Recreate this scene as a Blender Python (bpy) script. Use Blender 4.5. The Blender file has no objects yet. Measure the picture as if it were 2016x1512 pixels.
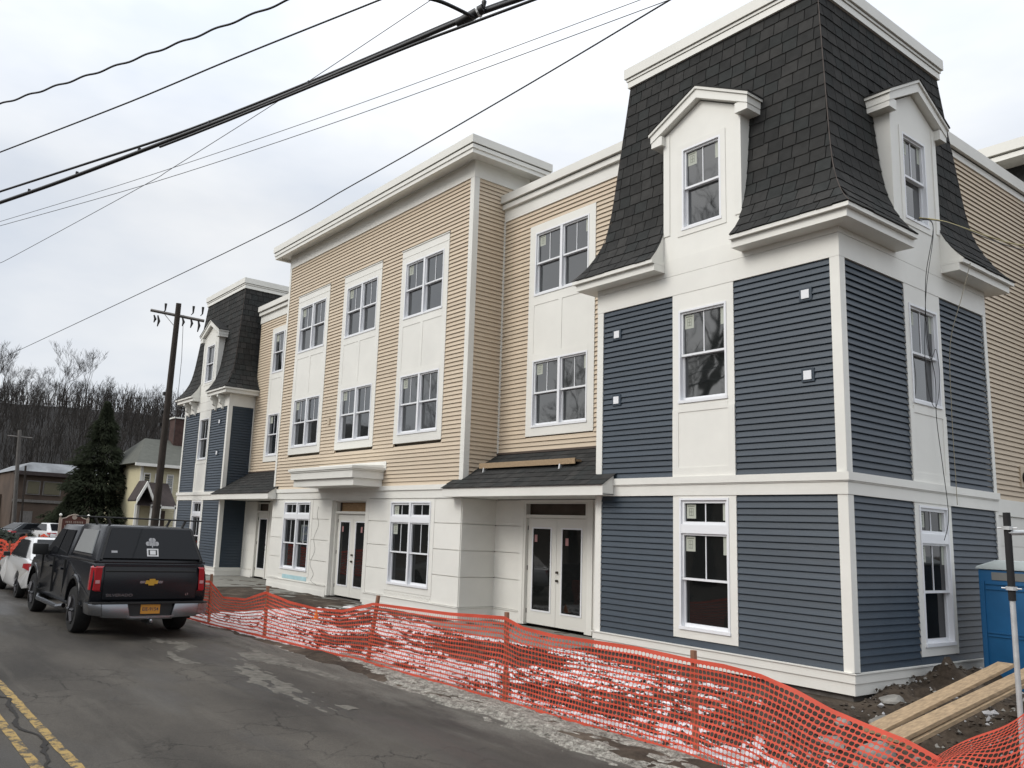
import bpy, bmesh, math, random
import numpy as np
from mathutils import Vector, Matrix
random.seed(7); rng = np.random.default_rng(5)
scene = bpy.context.scene
COL = scene.collection

# ---------------------------------------------------------------- camera
Rm = [[0.5902770636532549, 0.8060249682527182, 0.043551563440213166],
      [-0.11096731983703535, 0.13446981150741122, -0.984684783939176],
      [-0.7995368922401681, 0.5764040426179831, 0.1688168759353362]]
cam_d = bpy.data.cameras.new("camera"); cam = bpy.data.objects.new("camera", cam_d); COL.objects.link(cam)
cx, cy, cz = Vector(Rm[0]), -Vector(Rm[1]), -Vector(Rm[2])
cam.matrix_world = Matrix(((cx.x, cy.x, cz.x, 6.472), (cx.y, cy.y, cz.y, -12.0), (cx.z, cy.z, cz.z, 2.0), (0, 0, 0, 1)))
cam_d.sensor_fit = 'HORIZONTAL'; cam_d.sensor_width = 36.0
cam_d.lens = 1640.78 / 2016 * 36
cam_d.shift_x = (1008 - 877.16) / 2016; cam_d.shift_y = 7.6 / 2016
cam_d.clip_start = 0.1; cam_d.clip_end = 2000
scene.camera = cam

# ---------------------------------------------------------------- world: overcast sky
SUN_EL, SUN_ROT = 36.0, 205.0
w = bpy.data.worlds.new("World"); scene.world = w; w.use_nodes = True
nt = w.node_tree; N = nt.nodes; L = nt.links; N.clear()
out = N.new('ShaderNodeOutputWorld'); bg = N.new('ShaderNodeBackground'); bg2 = N.new('ShaderNodeBackground')
sky = N.new('ShaderNodeTexSky'); sky.sky_type = 'NISHITA'; sky.sun_disc = False
sky.sun_elevation = math.radians(SUN_EL); sky.sun_rotation = math.radians(SUN_ROT); sky.dust_density = 3.0
bg.inputs[1].default_value = 0.10; L.new(sky.outputs[0], bg.inputs[0])
tc = N.new('ShaderNodeTexCoord'); mp = N.new('ShaderNodeMapping'); mp.inputs['Scale'].default_value = (1.0, 1.0, 2.6)
L.new(tc.outputs['Generated'], mp.inputs[0])
nz = N.new('ShaderNodeTexNoise'); nz.inputs['Scale'].default_value = 2.3; nz.inputs['Detail'].default_value = 5; nz.inputs['Roughness'].default_value = 0.52
L.new(mp.outputs[0], nz.inputs[0])
cr = N.new('ShaderNodeValToRGB'); cr.color_ramp.elements[0].position = 0.36; cr.color_ramp.elements[0].color = (0.62, 0.665, 0.735, 1)
cr.color_ramp.elements[1].position = 0.66; cr.color_ramp.elements[1].color = (0.83, 0.84, 0.85, 1)
L.new(nz.outputs[0], cr.inputs[0])
# overcast sky is brighter towards the zenith
sep = N.new('ShaderNodeSeparateXYZ'); L.new(tc.outputs['Generated'], sep.inputs[0])
mr = N.new('ShaderNodeMapRange'); mr.inputs[1].default_value = 0.35; mr.inputs[2].default_value = 1.0; mr.inputs[3].default_value = 1.0; mr.inputs[4].default_value = 2.3
L.new(sep.outputs[2], mr.inputs[0]); L.new(cr.outputs[0], bg2.inputs[0]); L.new(mr.outputs[0], bg2.inputs[1])
mx = N.new('ShaderNodeMixShader'); mx.inputs[0].default_value = 0.9
L.new(bg.outputs[0], mx.inputs[1]); L.new(bg2.outputs[0], mx.inputs[2]); L.new(mx.outputs[0], out.inputs[0])
sd = bpy.data.lights.new("sun", 'SUN'); sun = bpy.data.objects.new("sun", sd); COL.objects.link(sun)
sd.energy = 1.5; sd.angle = math.radians(28); sd.color = (1.0, 0.965, 0.90)
# direction towards the sun: in front of the facade, a little to the left of the camera
az = Vector((-0.25, -0.97, 0)).normalized(); e = math.radians(SUN_EL)
sv = Vector((az.x * math.cos(e), az.y * math.cos(e), math.sin(e)))
sun.rotation_euler = sv.to_track_quat('Z', 'Y').to_euler(); sun.location = (0, -20, 30)
sky.sun_rotation = math.atan2(az.x, az.y)
vs = scene.view_settings; vs.view_transform = 'Standard'; vs.look = 'None'; vs.gamma = 1.0; vs.exposure = 0.23; vs.use_curve_mapping = False
scene.cycles.max_bounces = 6; scene.cycles.transparent_max_bounces = 12

# ---------------------------------------------------------------- materials
def srgb(r, g, b):
    f = lambda c: (c / 255 / 12.92) if c <= 10 else ((c / 255 + 0.055) / 1.055) ** 2.4
    return (f(r), f(g), f(b))
def mat(name, col, rough=0.6, spec=0.5, metal=0.0, var=0.0, vscale=3.0, bump=0.0, bscale=40.0, stretch=(1, 1, 1), ior=1.45, coat=0.0, col2=None):
    m = bpy.data.materials.new(name); m.use_nodes = True; t = m.node_tree; b = t.nodes['Principled BSDF']
    b.inputs['Base Color'].default_value = (*col, 1); b.inputs['Roughness'].default_value = rough
    b.inputs['Specular IOR Level'].default_value = spec; b.inputs['Metallic'].default_value = metal; b.inputs['IOR'].default_value = ior
    b.inputs['Coat Weight'].default_value = coat; b.inputs['Coat Roughness'].default_value = 0.05
    if var or bump:
        c = t.nodes.new('ShaderNodeTexCoord'); mp = t.nodes.new('ShaderNodeMapping'); mp.inputs['Scale'].default_value = stretch
        t.links.new(c.outputs['Object'], mp.inputs[0])
    if var:
        n = t.nodes.new('ShaderNodeTexNoise'); n.inputs['Scale'].default_value = vscale; n.inputs['Detail'].default_value = 6; n.inputs['Roughness'].default_value = 0.6
        t.links.new(mp.outputs[0], n.inputs[0]); r = t.nodes.new('ShaderNodeValToRGB')
        r.color_ramp.elements[0].position = 0.3; r.color_ramp.elements[1].position = 0.7
        lo = tuple(x * (1 - var) for x in col) if col2 is None else col2
        hi = tuple(min(1, x * (1 + var * .6)) for x in col)
        r.color_ramp.elements[0].color = (*lo, 1); r.color_ramp.elements[1].color = (*hi, 1)
        t.links.new(n.outputs[0], r.inputs[0]); t.links.new(r.outputs[0], b.inputs['Base Color'])
    if bump:
        n = t.nodes.new('ShaderNodeTexNoise'); n.inputs['Scale'].default_value = bscale; n.inputs['Detail'].default_value = 4
        t.links.new(mp.outputs[0], n.inputs[0]); bp_ = t.nodes.new('ShaderNodeBump'); bp_.inputs['Strength'].default_value = bump; bp_.inputs['Distance'].default_value = 0.01
        t.links.new(n.outputs[0], bp_.inputs['Height']); t.links.new(bp_.outputs[0], b.inputs['Normal'])
    return m
M = {}
M['white'] = mat('white_trim_paint', (0.76, 0.75, 0.70), 0.45, var=0.05, vscale=1.2, bump=0.05, bscale=30)
M['white2'] = mat('white_vinyl_frame', (0.77, 0.78, 0.80), 0.35)
M['cap'] = mat('off_white_roof_edge', (0.72, 0.71, 0.66), 0.5, var=0.06, vscale=1.0)
M['gap'] = mat('dark_joint', (0.05, 0.05, 0.05), 0.9)
M['beige'] = mat('beige_siding', (0.56, 0.465, 0.35), 0.55, var=0.07, vscale=2.0, bump=0.12, bscale=60, stretch=(1, 1, 12))
M['blue'] = mat('blue_grey_siding', (0.033, 0.048, 0.066), 0.42, var=0.16, vscale=2.5, bump=0.15, bscale=50, stretch=(1, 1, 12))
M['core'] = mat('sheathing', (0.18, 0.16, 0.13), 0.9)
M['bluecore'] = mat('blue_sheathing', (0.03, 0.04, 0.055), 0.9)
for i, c in enumerate([(0.035, 0.035, 0.034), (0.041, 0.0405, 0.039), (0.048, 0.047, 0.045), (0.037, 0.039, 0.038)]):
    M['sh%d' % i] = mat('charcoal_shingle', c, 0.92, 0.2, var=0.22, vscale=6, bump=0.5, bscale=220)
M['shback'] = mat('roof_underlay', (0.018, 0.018, 0.018), 0.95, 0.1)
M['copper'] = mat('metal_edge_flashing', (0.07, 0.05, 0.04), 0.6)
def glass_mat(name, col, wave):
    m = mat(name, col, 0.03, 0.5, ior=2.35 if wave > .05 else 1.28)
    t = m.node_tree; b = t.nodes['Principled BSDF']
    c = t.nodes.new('ShaderNodeTexCoord'); n = t.nodes.new('ShaderNodeTexNoise'); n.inputs['Scale'].default_value = 2.2; n.inputs['Detail'].default_value = 1
    t.links.new(c.outputs['Object'], n.inputs[0]); bp_ = t.nodes.new('ShaderNodeBump'); bp_.inputs['Strength'].default_value = wave; bp_.inputs['Distance'].default_value = 0.02
    t.links.new(n.outputs[0], bp_.inputs['Height']); t.links.new(bp_.outputs[0], b.inputs['Normal']); return m
M['glass'] = glass_mat('window_glass', (0.010, 0.012, 0.012), 0.10); M['glass_low'] = glass_mat('ground_floor_glass', (0.009, 0.010, 0.010), 0.06); M['glass_low'].node_tree.nodes['Principled BSDF'].inputs['IOR'].default_value = 1.5
M['cglass'] = glass_mat('car_glass', (0.012, 0.013, 0.015), 0.02)
M['sticker'] = mat('glass_sticker', (0.42, 0.44, 0.38), 0.6)
M['stickerink'] = mat('sticker_print', (0.12, 0.13, 0.10), 0.6)
M['door'] = mat('white_door', (0.70, 0.69, 0.64), 0.45)
M['brass'] = mat('dark_metal_knob', (0.08, 0.07, 0.06), 0.35, metal=1)
M['plywood'] = mat('plywood', (0.36, 0.23, 0.12), 0.8, var=0.3, vscale=5, stretch=(1, 1, 6))
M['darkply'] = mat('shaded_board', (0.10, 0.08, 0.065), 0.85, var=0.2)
M['lumber'] = mat('pine_lumber', (0.35, 0.25, 0.15), 0.7, var=0.4, vscale=5, stretch=(8, 1, 8), bump=0.2, bscale=40)
M['tape'] = mat('pale_blue_membrane', (0.42, 0.62, 0.66), 0.6, var=0.2)
M['concrete'] = mat('concrete', (0.20, 0.195, 0.17), 0.9, var=0.3, vscale=2.5, bump=0.3, bscale=60)
M['found'] = mat('foundation_concrete', (0.11, 0.10, 0.09), 0.9, var=0.4, vscale=4, bump=0.5, bscale=30)
M['bark'] = mat('bark', (0.050, 0.045, 0.040), 0.9, var=0.3, vscale=4)
M['twig'] = mat('winter_twigs', (0.040, 0.036, 0.033), 0.95, 0.1)
M['pole'] = mat('creosoted_pole', (0.045, 0.036, 0.030), 0.85, var=0.4, vscale=3, stretch=(4, 4, .6), bump=0.5, bscale=30)
M['greywood'] = mat('weathered_timber', (0.14, 0.13, 0.12), 0.85, var=0.3, stretch=(4, 4, 1))
M['cable'] = mat('black_cable', (0.012, 0.012, 0.013), 0.5)
M['greycable'] = mat('grey_cable', (0.05, 0.05, 0.05), 0.6)
M['steel'] = mat('galvanised_steel', (0.55, 0.56, 0.56), 0.5, metal=0.45, var=0.2, vscale=8)
M['foam'] = mat('black_foam_sleeve', (0.012, 0.012, 0.013), 0.8)
M['truck'] = mat('dark_grey_car_paint', (0.008, 0.009, 0.012), 0.20, 0.5, metal=0.0, coat=0.0)
M['carwhite'] = mat('white_car_paint', (0.68, 0.68, 0.68), 0.25, coat=0.8)
M['cardark'] = mat('grey_car_paint', (0.05, 0.055, 0.06), 0.25, coat=0.8)
M['chrome'] = mat('chrome', (0.28, 0.29, 0.31), 0.25, metal=1)
M['tyre'] = mat('tyre_rubber', (0.012, 0.012, 0.012), 0.8)
M['rim'] = mat('alloy_rim', (0.05, 0.05, 0.055), 0.45, metal=0.8)
M['red'] = mat('red_tail_lens', (0.32, 0.010, 0.016), 0.15, coat=0.5)
M['lensclear'] = mat('clear_tail_lens', (0.5, 0.25, 0.26), 0.15)
M['plastic'] = mat('black_plastic', (0.014, 0.014, 0.014), 0.55)
M['gold'] = mat('gold_emblem', (0.55, 0.33, 0.05), 0.35, metal=0.6)
M['plate'] = mat('orange_plate', (0.50, 0.22, 0.03), 0.5)
M['ink'] = mat('dark_print', (0.02, 0.03, 0.06), 0.6)
M['grey'] = mat('grey_decal', (0.33, 0.33, 0.34), 0.5)
M['bluewc'] = mat('blue_plastic', (0.012, 0.105, 0.25), 0.45, var=0.15, vscale=2)
M['wcroof'] = mat('translucent_white_plastic', (0.52, 0.58, 0.58), 0.5)
M['mesh'] = mat('grey_vent_mesh', (0.20, 0.20, 0.19), 0.8)
M['rock'] = mat('broken_stone', (0.24, 0.23, 0.21), 0.9, var=0.4, vscale=4, bump=0.6, bscale=20)
M['yellow'] = mat('pale_yellow_siding', (0.56, 0.51, 0.34), 0.6, var=0.06)
M['roofgrey'] = mat('green_grey_roof', (0.085, 0.088, 0.075), 0.9, var=0.2)
M['roofbrown'] = mat('brown_shingle_roof', (0.045, 0.034, 0.032), 0.9, var=0.3)
M['brick'] = mat('old_brick', (0.065, 0.036, 0.030), 0.9, var=0.4)
M['brownwall'] = mat('brown_wall', (0.085, 0.060, 0.045), 0.9, var=0.4, vscale=.4)
M['snowroof'] = mat('snowy_roof', (0.20, 0.21, 0.22), 0.8, var=0.7, vscale=.35)
M['signred'] = mat('brown_sign_board', (0.10, 0.035, 0.025), 0.6)
M['signtrim'] = mat('cream_sign_trim', (0.42, 0.34, 0.28), 0.6)
M['conifer'] = mat('dark_conifer_foliage', (0.024, 0.029, 0.017), 0.95, 0.1, var=0.6, vscale=1.5)
M['hedge'] = mat('dark_hedge', (0.025, 0.035, 0.022), 0.9, var=0.4)
M['cone'] = mat('orange_cone', (0.75, 0.22, 0.03), 0.6)
def tonal(m, amt):   # every board or shingle its own slight tone
    t = m.node_tree; b = t.nodes['Principled BSDF']; oi = t.nodes.new('ShaderNodeObjectInfo'); mr_ = t.nodes.new('ShaderNodeMapRange'); mr_.inputs[3].default_value = 1 - amt; mr_.inputs[4].default_value = 1 + amt
    t.links.new(oi.outputs['Random'], mr_.inputs[0]); mu = t.nodes.new('ShaderNodeMixRGB'); mu.blend_type = 'MULTIPLY'; mu.inputs[0].default_value = 1; src = b.inputs['Base Color'].links[0].from_socket
    t.links.new(src, mu.inputs[1]); t.links.new(mr_.outputs[0], mu.inputs[2]); t.links.new(mu.outputs[0], b.inputs['Base Color'])
tonal(M['blue'], .10); tonal(M['beige'], .05); tonal(M['white'], .02)
for i in range(4): tonal(M['sh%d' % i], .08)
# orange net: slightly see-through plastic
def netmat():
    m = mat('orange_safety_net', (0.68, 0.104, 0.062), 0.5, 0.3, var=0.2, vscale=2)
    t = m.node_tree; b = t.nodes['Principled BSDF']; tr = t.nodes.new('ShaderNodeBsdfTranslucent'); tr.inputs[0].default_value = (0.85, 0.13, 0.08, 1)
    mxs = t.nodes.new('ShaderNodeMixShader'); mxs.inputs[0].default_value = 0.4; o = t.nodes['Material Output']
    t.links.new(b.outputs[0], mxs.inputs[1]); t.links.new(tr.outputs[0], mxs.inputs[2]); t.links.new(mxs.outputs[0], o.inputs[0]); return m
M['net'] = netmat()
M['stake'] = mat('wooden_stake', (0.26, 0.13, 0.08), 0.8, var=0.3, stretch=(8, 8, 1))

# ---------------------------------------------------------------- helpers
class MB:
    def __init__(s): s.v = []; s.f = []; s.m = []
    def add(s, vs, fs, mi=0):
        o = len(s.v); s.v.extend([tuple(p) for p in vs]); s.f.extend([tuple(o + i for i in f) for f in fs]); s.m.extend([mi] * len(fs)); return s
    def hexa(s, p, mi=0):   # p: 8 pts, bottom 4 then top 4
        return s.add(p, [(0, 3, 2, 1), (4, 5, 6, 7), (0, 1, 5, 4), (1, 2, 6, 5), (2, 3, 7, 6), (3, 0, 4, 7)], mi)
    def box(s, x0, x1, y0, y1, z0, z1, mi=0):
        return s.hexa([(x0, y0, z0), (x1, y0, z0), (x1, y1, z0), (x0, y1, z0), (x0, y0, z1), (x1, y0, z1), (x1, y1, z1), (x0, y1, z1)], mi)
    def prism(s, pts, d, mi=0):   # polygon pts (3d) extruded by vector d
        n = len(pts); q = [tuple(Vector(p) + Vector(d)) for p in pts]
        return s.add(list(pts) + q, [tuple(range(n))[::-1], tuple(range(n, 2 * n))] + [(i, (i + 1) % n, n + (i + 1) % n, n + i) for i in range(n)], mi)
    def tube(s, pts, r, n=6, mi=0, cap=True):
        pts = [Vector(p) for p in pts]; rs = r if isinstance(r, (list, tuple)) else [r] * len(pts); rings = []
        for i, p in enumerate(pts):
            d = (pts[min(i + 1, len(pts) - 1)] - pts[max(i - 1, 0)]).normalized()
            a = Vector((0, 0, 1)) if abs(d.z) < 0.9 else Vector((1, 0, 0)); u = d.cross(a).normalized(); v = d.cross(u)
            rings.append([p + (u * math.cos(k * 2 * math.pi / n) + v * math.sin(k * 2 * math.pi / n)) * rs[i] for k in range(n)])
        vs = [q for r_ in rings for q in r_]; fs = []
        for i in range(len(pts) - 1):
            for k in range(n): fs.append((i * n + k, i * n + (k + 1) % n, (i + 1) * n + (k + 1) % n, (i + 1) * n + k))
        if cap: fs.append(tuple(range(n))[::-1]); fs.append(tuple((len(pts) - 1) * n + k for k in range(n)))
        return s.add(vs, fs, mi)
    def lathe(s, c, prof, n=16, axis='z', mi=0):   # prof list of (r, h)
        vs = []
        for r, h in prof:
            for k in range(n):
                a = 2 * math.pi * k / n; ca, sa = r * math.cos(a), r * math.sin(a)
                vs.append((c[0] + ca, c[1] + sa, c[2] + h) if axis == 'z' else ((c[0] + ca, c[1] + h, c[2] + sa) if axis == 'y' else (c[0] + h, c[1] + ca, c[2] + sa)))
        fs = [(i * n + k, i * n + (k + 1) % n, (i + 1) * n + (k + 1) % n, (i + 1) * n + k) for i in range(len(prof) - 1) for k in range(n)]
        fs += [tuple(range(n))[::-1], tuple((len(prof) - 1) * n + k for k in range(n))]
        return s.add(vs, fs, mi)
def build(name, mb, mats, parent=None, org=(0, 0, 0), loc=(0, 0, 0), recalc=True, smooth=False, bevel=0.0):
    me = bpy.data.meshes.new(name)
    o = Vector(org); vs = [(x - o.x, y - o.y, z - o.z) for x, y, z in mb.v] if any(org) else mb.v
    me.from_pydata(vs, [], mb.f)
    if not isinstance(mats, (list, tuple)): mats = [mats]
    for m in mats: me.materials.append(m)
    if len(mats) > 1: me.polygons.foreach_set('material_index', mb.m)
    if recalc:
        b = bmesh.new(); b.from_mesh(me); bmesh.ops.recalc_face_normals(b, faces=b.faces)
        if bevel: bmesh.ops.bevel(b, geom=[e_ for e_ in b.edges if e_.is_manifold and e_.calc_face_angle(0) > 0.5], offset=bevel, segments=2, affect='EDGES', profile=0.6)
        b.to_mesh(me); b.free()
    if smooth: me.shade_smooth() if smooth is True else me.polygons.foreach_set('use_smooth', [True] * len(me.polygons))
    if smooth == 'auto': me.set_sharp_from_angle(angle=math.radians(38))
    ob = bpy.data.objects.new(name, me); COL.objects.link(ob); ob.location = loc
    if parent is not None: ob.parent = parent
    return ob
def tag(o, label=None, cat=None, group=None, kind=None):
    if label: o['label'] = label
    if cat: o['category'] = cat
    if group: o['group'] = group
    if kind: o['kind'] = kind
    return o
def thing(name, label, cat, loc=(0, 0, 0), group=None, rz=0):
    o = bpy.data.objects.new(name, None); COL.objects.link(o); o.location = loc; o.rotation_euler = (0, 0, rz); o.empty_display_size = 0.2
    return tag(o, label, cat, group)
def dup_tree(o, parent=None):
    c = o.copy(); COL.objects.link(c)
    if parent is not None: c.parent = parent
    for ch in [x for x in list(bpy.data.objects) if x.parent == o]: dup_tree(ch, c)
    return c
def text_mesh(txt, size, depth=0.004, bold=0.0, align='CENTER'):
    cu = bpy.data.curves.new('txt', 'FONT'); cu.body = txt; cu.size = size; cu.extrude = depth; cu.align_x = align; cu.align_y = 'CENTER'; cu.offset = bold
    ob = bpy.data.objects.new('txt', cu); COL.objects.link(ob)
    dg = bpy.context.evaluated_depsgraph_get(); dg.update(); me = bpy.data.meshes.new_from_object(ob.evaluated_get(dg)); bpy.data.objects.remove(ob); return me
def put_text(name, txt, size, mtl, parent, matrix, **k):
    me = text_mesh(txt, size, **k); me.materials.clear(); me.materials.append(mtl); me.transform(matrix)
    ob = bpy.data.objects.new(name, me); COL.objects.link(ob); ob.parent = parent; return ob

def _h(ix, iy, s):
    n = (ix.astype(np.int64) * 374761393 + iy.astype(np.int64) * 668265263 + s * 974711) & 0x7fffffff
    n = ((n ^ (n >> 13)) * 1274126177) & 0x7fffffff
    return ((n ^ (n >> 16)) & 0xffff) / 65535.0
def vnoise(x, y, s=0):
    x = np.asarray(x, float); y = np.asarray(y, float); ix = np.floor(x); iy = np.floor(y); fx = x - ix; fy = y - iy
    fx = fx * fx * (3 - 2 * fx); fy = fy * fy * (3 - 2 * fy)
    a = _h(ix, iy, s); b = _h(ix + 1, iy, s); c = _h(ix, iy + 1, s); d = _h(ix + 1, iy + 1, s)
    return (a * (1 - fx) + b * fx) * (1 - fy) + (c * (1 - fx) + d * fx) * fy
def fbm(x, y, s=0, o=4, g=0.5):
    r = 0; a = 1; t = 0
    for k in range(o): r = r + a * vnoise(x * 2 ** k, y * 2 ** k, s + k); t += a; a *= g
    return r / t
def sstep(a, b, x):
    t = np.clip((np.asarray(x, float) - a) / (b - a), 0, 1); return t * t * (3 - 2 * t)
def grid_mesh(name, X, Y, Z, mtl, kind=None, smooth=True):
    ny, nx = Z.shape; me = bpy.data.meshes.new(name)
    co = np.stack([X, Y, Z], -1).reshape(-1, 3); idx = np.arange(nx * ny).reshape(ny, nx)
    f = np.stack([idx[:-1, :-1], idx[:-1, 1:], idx[1:, 1:], idx[1:, :-1]], -1).reshape(-1, 4)
    me.from_pydata(co.tolist(), [], f.tolist()); me.materials.append(mtl)
    if smooth: me.shade_smooth()
    ob = bpy.data.objects.new(name, me); COL.objects.link(ob)
    if kind: ob['kind'] = kind
    return ob
# ---------------------------------------------------------------- ground, road, yard
RZ = -0.15
def gz(x, y):
    x = np.asarray(x, float); y = np.asarray(y, float)
    z = np.full(x.shape, -0.20)
    inyard = sstep(-5.6, -5.1, y) * (1 - sstep(14, 20, y)) * sstep(-34, -31, x) * (1 - sstep(8, 12, x))
    rise = 0.05 + 0.10 * sstep(-4.6, -1.0, y) + 0.07 * (fbm(x * .9, y * 1.4, 3) - .5) + 0.05 * (fbm(x * 4, y * 5, 9) - .5)
    z = z + inyard * rise
    # trench and spoil by the corner of the building
    pit = np.exp(-(((x - 1.7) / 1.5) ** 2 + ((y + 1.3) / 1.55) ** 2) ** 1.4)
    mound = np.exp(-(((x - .45) / .55) ** 2 + ((y - 1.9) / 1.5) ** 2)) * .36 + np.exp(-(((x - 3.2) / .7) ** 2 + ((y - .3) / 1.0) ** 2)) * .35
    rough = (fbm(x * 2.2, y * 2.2, 21, 5, .6) - .5)
    z = z - pit * .62 + mound * (0.55 + rough * 2.6) + rough * .36 * sstep(0.0, .6, x) * inyard * (1 - sstep(4, 6, np.abs(y)))
    z = np.where((x < 0.05) & (x > -4.9) & (y > -.35) & (y < 2), np.minimum(z, -0.13), z)
    # far hill to the west
    d = -x - 70 + 0.15 * y
    hill = sstep(0, 125, d) * (21.9 + 6 * (fbm(x * .02 + 5, y * .02, 4) - .5)) + sstep(20, 60, d) * 2.0
    z = z + np.where(x < -60, hill, 0)
    # a low wooded rise across the road behind the viewpoint
    z = z + sstep(-32, -60, y) * 7 * (x > -400)
    return z
xs = np.concatenate([np.arange(-420, -60, 9), np.arange(-60, -31, 3), np.arange(-31, -13, .22), np.arange(-13, 4.6, .075), np.arange(4.6, 12, .6), np.arange(12, 60, 8), np.arange(60, 421, 40)])
ys = np.concatenate([np.arange(-420, -60, 30), np.arange(-60, -6, 4), np.arange(-6, 4, .085), np.arange(4, 14, .8), np.arange(14, 60, 6), np.arange(60, 421, 20)])
X, Y = np.meshgrid(xs, ys); Z = gz(X, Y)
def ground_mat():
    m = bpy.data.materials.new('ground_soil'); m.use_nodes = True; t = m.node_tree; b = t.nodes['Principled BSDF']; b.inputs['Roughness'].default_value = .95; b.inputs['Specular IOR Level'].default_value = .2
    c = t.nodes.new('ShaderNodeTexCoord'); n = t.nodes.new('ShaderNodeTexNoise'); n.inputs['Scale'].default_value = 1.6; n.inputs['Detail'].default_value = 10; n.inputs['Roughness'].default_value = .7
    t.links.new(c.outputs['Object'], n.inputs[0]); r = t.nodes.new('ShaderNodeValToRGB'); el = r.color_ramp.elements
    el[0].position = .32; el[0].color = (.022, .017, .013, 1); el[1].position = .7; el[1].color = (.115, .092, .070, 1)
    e2 = el.new(.5); e2.color = (.055, .042, .031, 1)
    t.links.new(n.outputs[0], r.inputs[0])
    # leaf litter grey on the far hill
    s = t.nodes.new('ShaderNodeSeparateXYZ'); t.links.new(c.outputs['Object'], s.inputs[0]); mr = t.nodes.new('ShaderNodeMapRange')
    mr.inputs[1].default_value = -60; mr.inputs[2].default_value = -75; t.links.new(s.outputs[0], mr.inputs[0])
    mi = t.nodes.new('ShaderNodeMix'); mi.data_type = 'RGBA'; t.links.new(mr.outputs[0], mi.inputs[0]); t.links.new(r.outputs[0], mi.inputs[6]); mi.inputs[7].default_value = (.020, .019, .0185, 1)
    t.links.new(mi.outputs[2], b.inputs['Base Color'])
    bp_ = t.nodes.new('ShaderNodeBump'); bp_.inputs['Strength'].default_value = .9; bp_.inputs['Distance'].default_value = .03
    n2 = t.nodes.new('ShaderNodeTexNoise'); n2.inputs['Scale'].default_value = 14; n2.inputs['Detail'].default_value = 8; t.links.new(c.outputs['Object'], n2.inputs[0]); t.links.new(n2.outputs[0], bp_.inputs['Height']); t.links.new(bp_.outputs[0], b.inputs['Normal'])
    return m
grid_mesh('ground', X, Y, Z, ground_mat(), 'structure')

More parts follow.
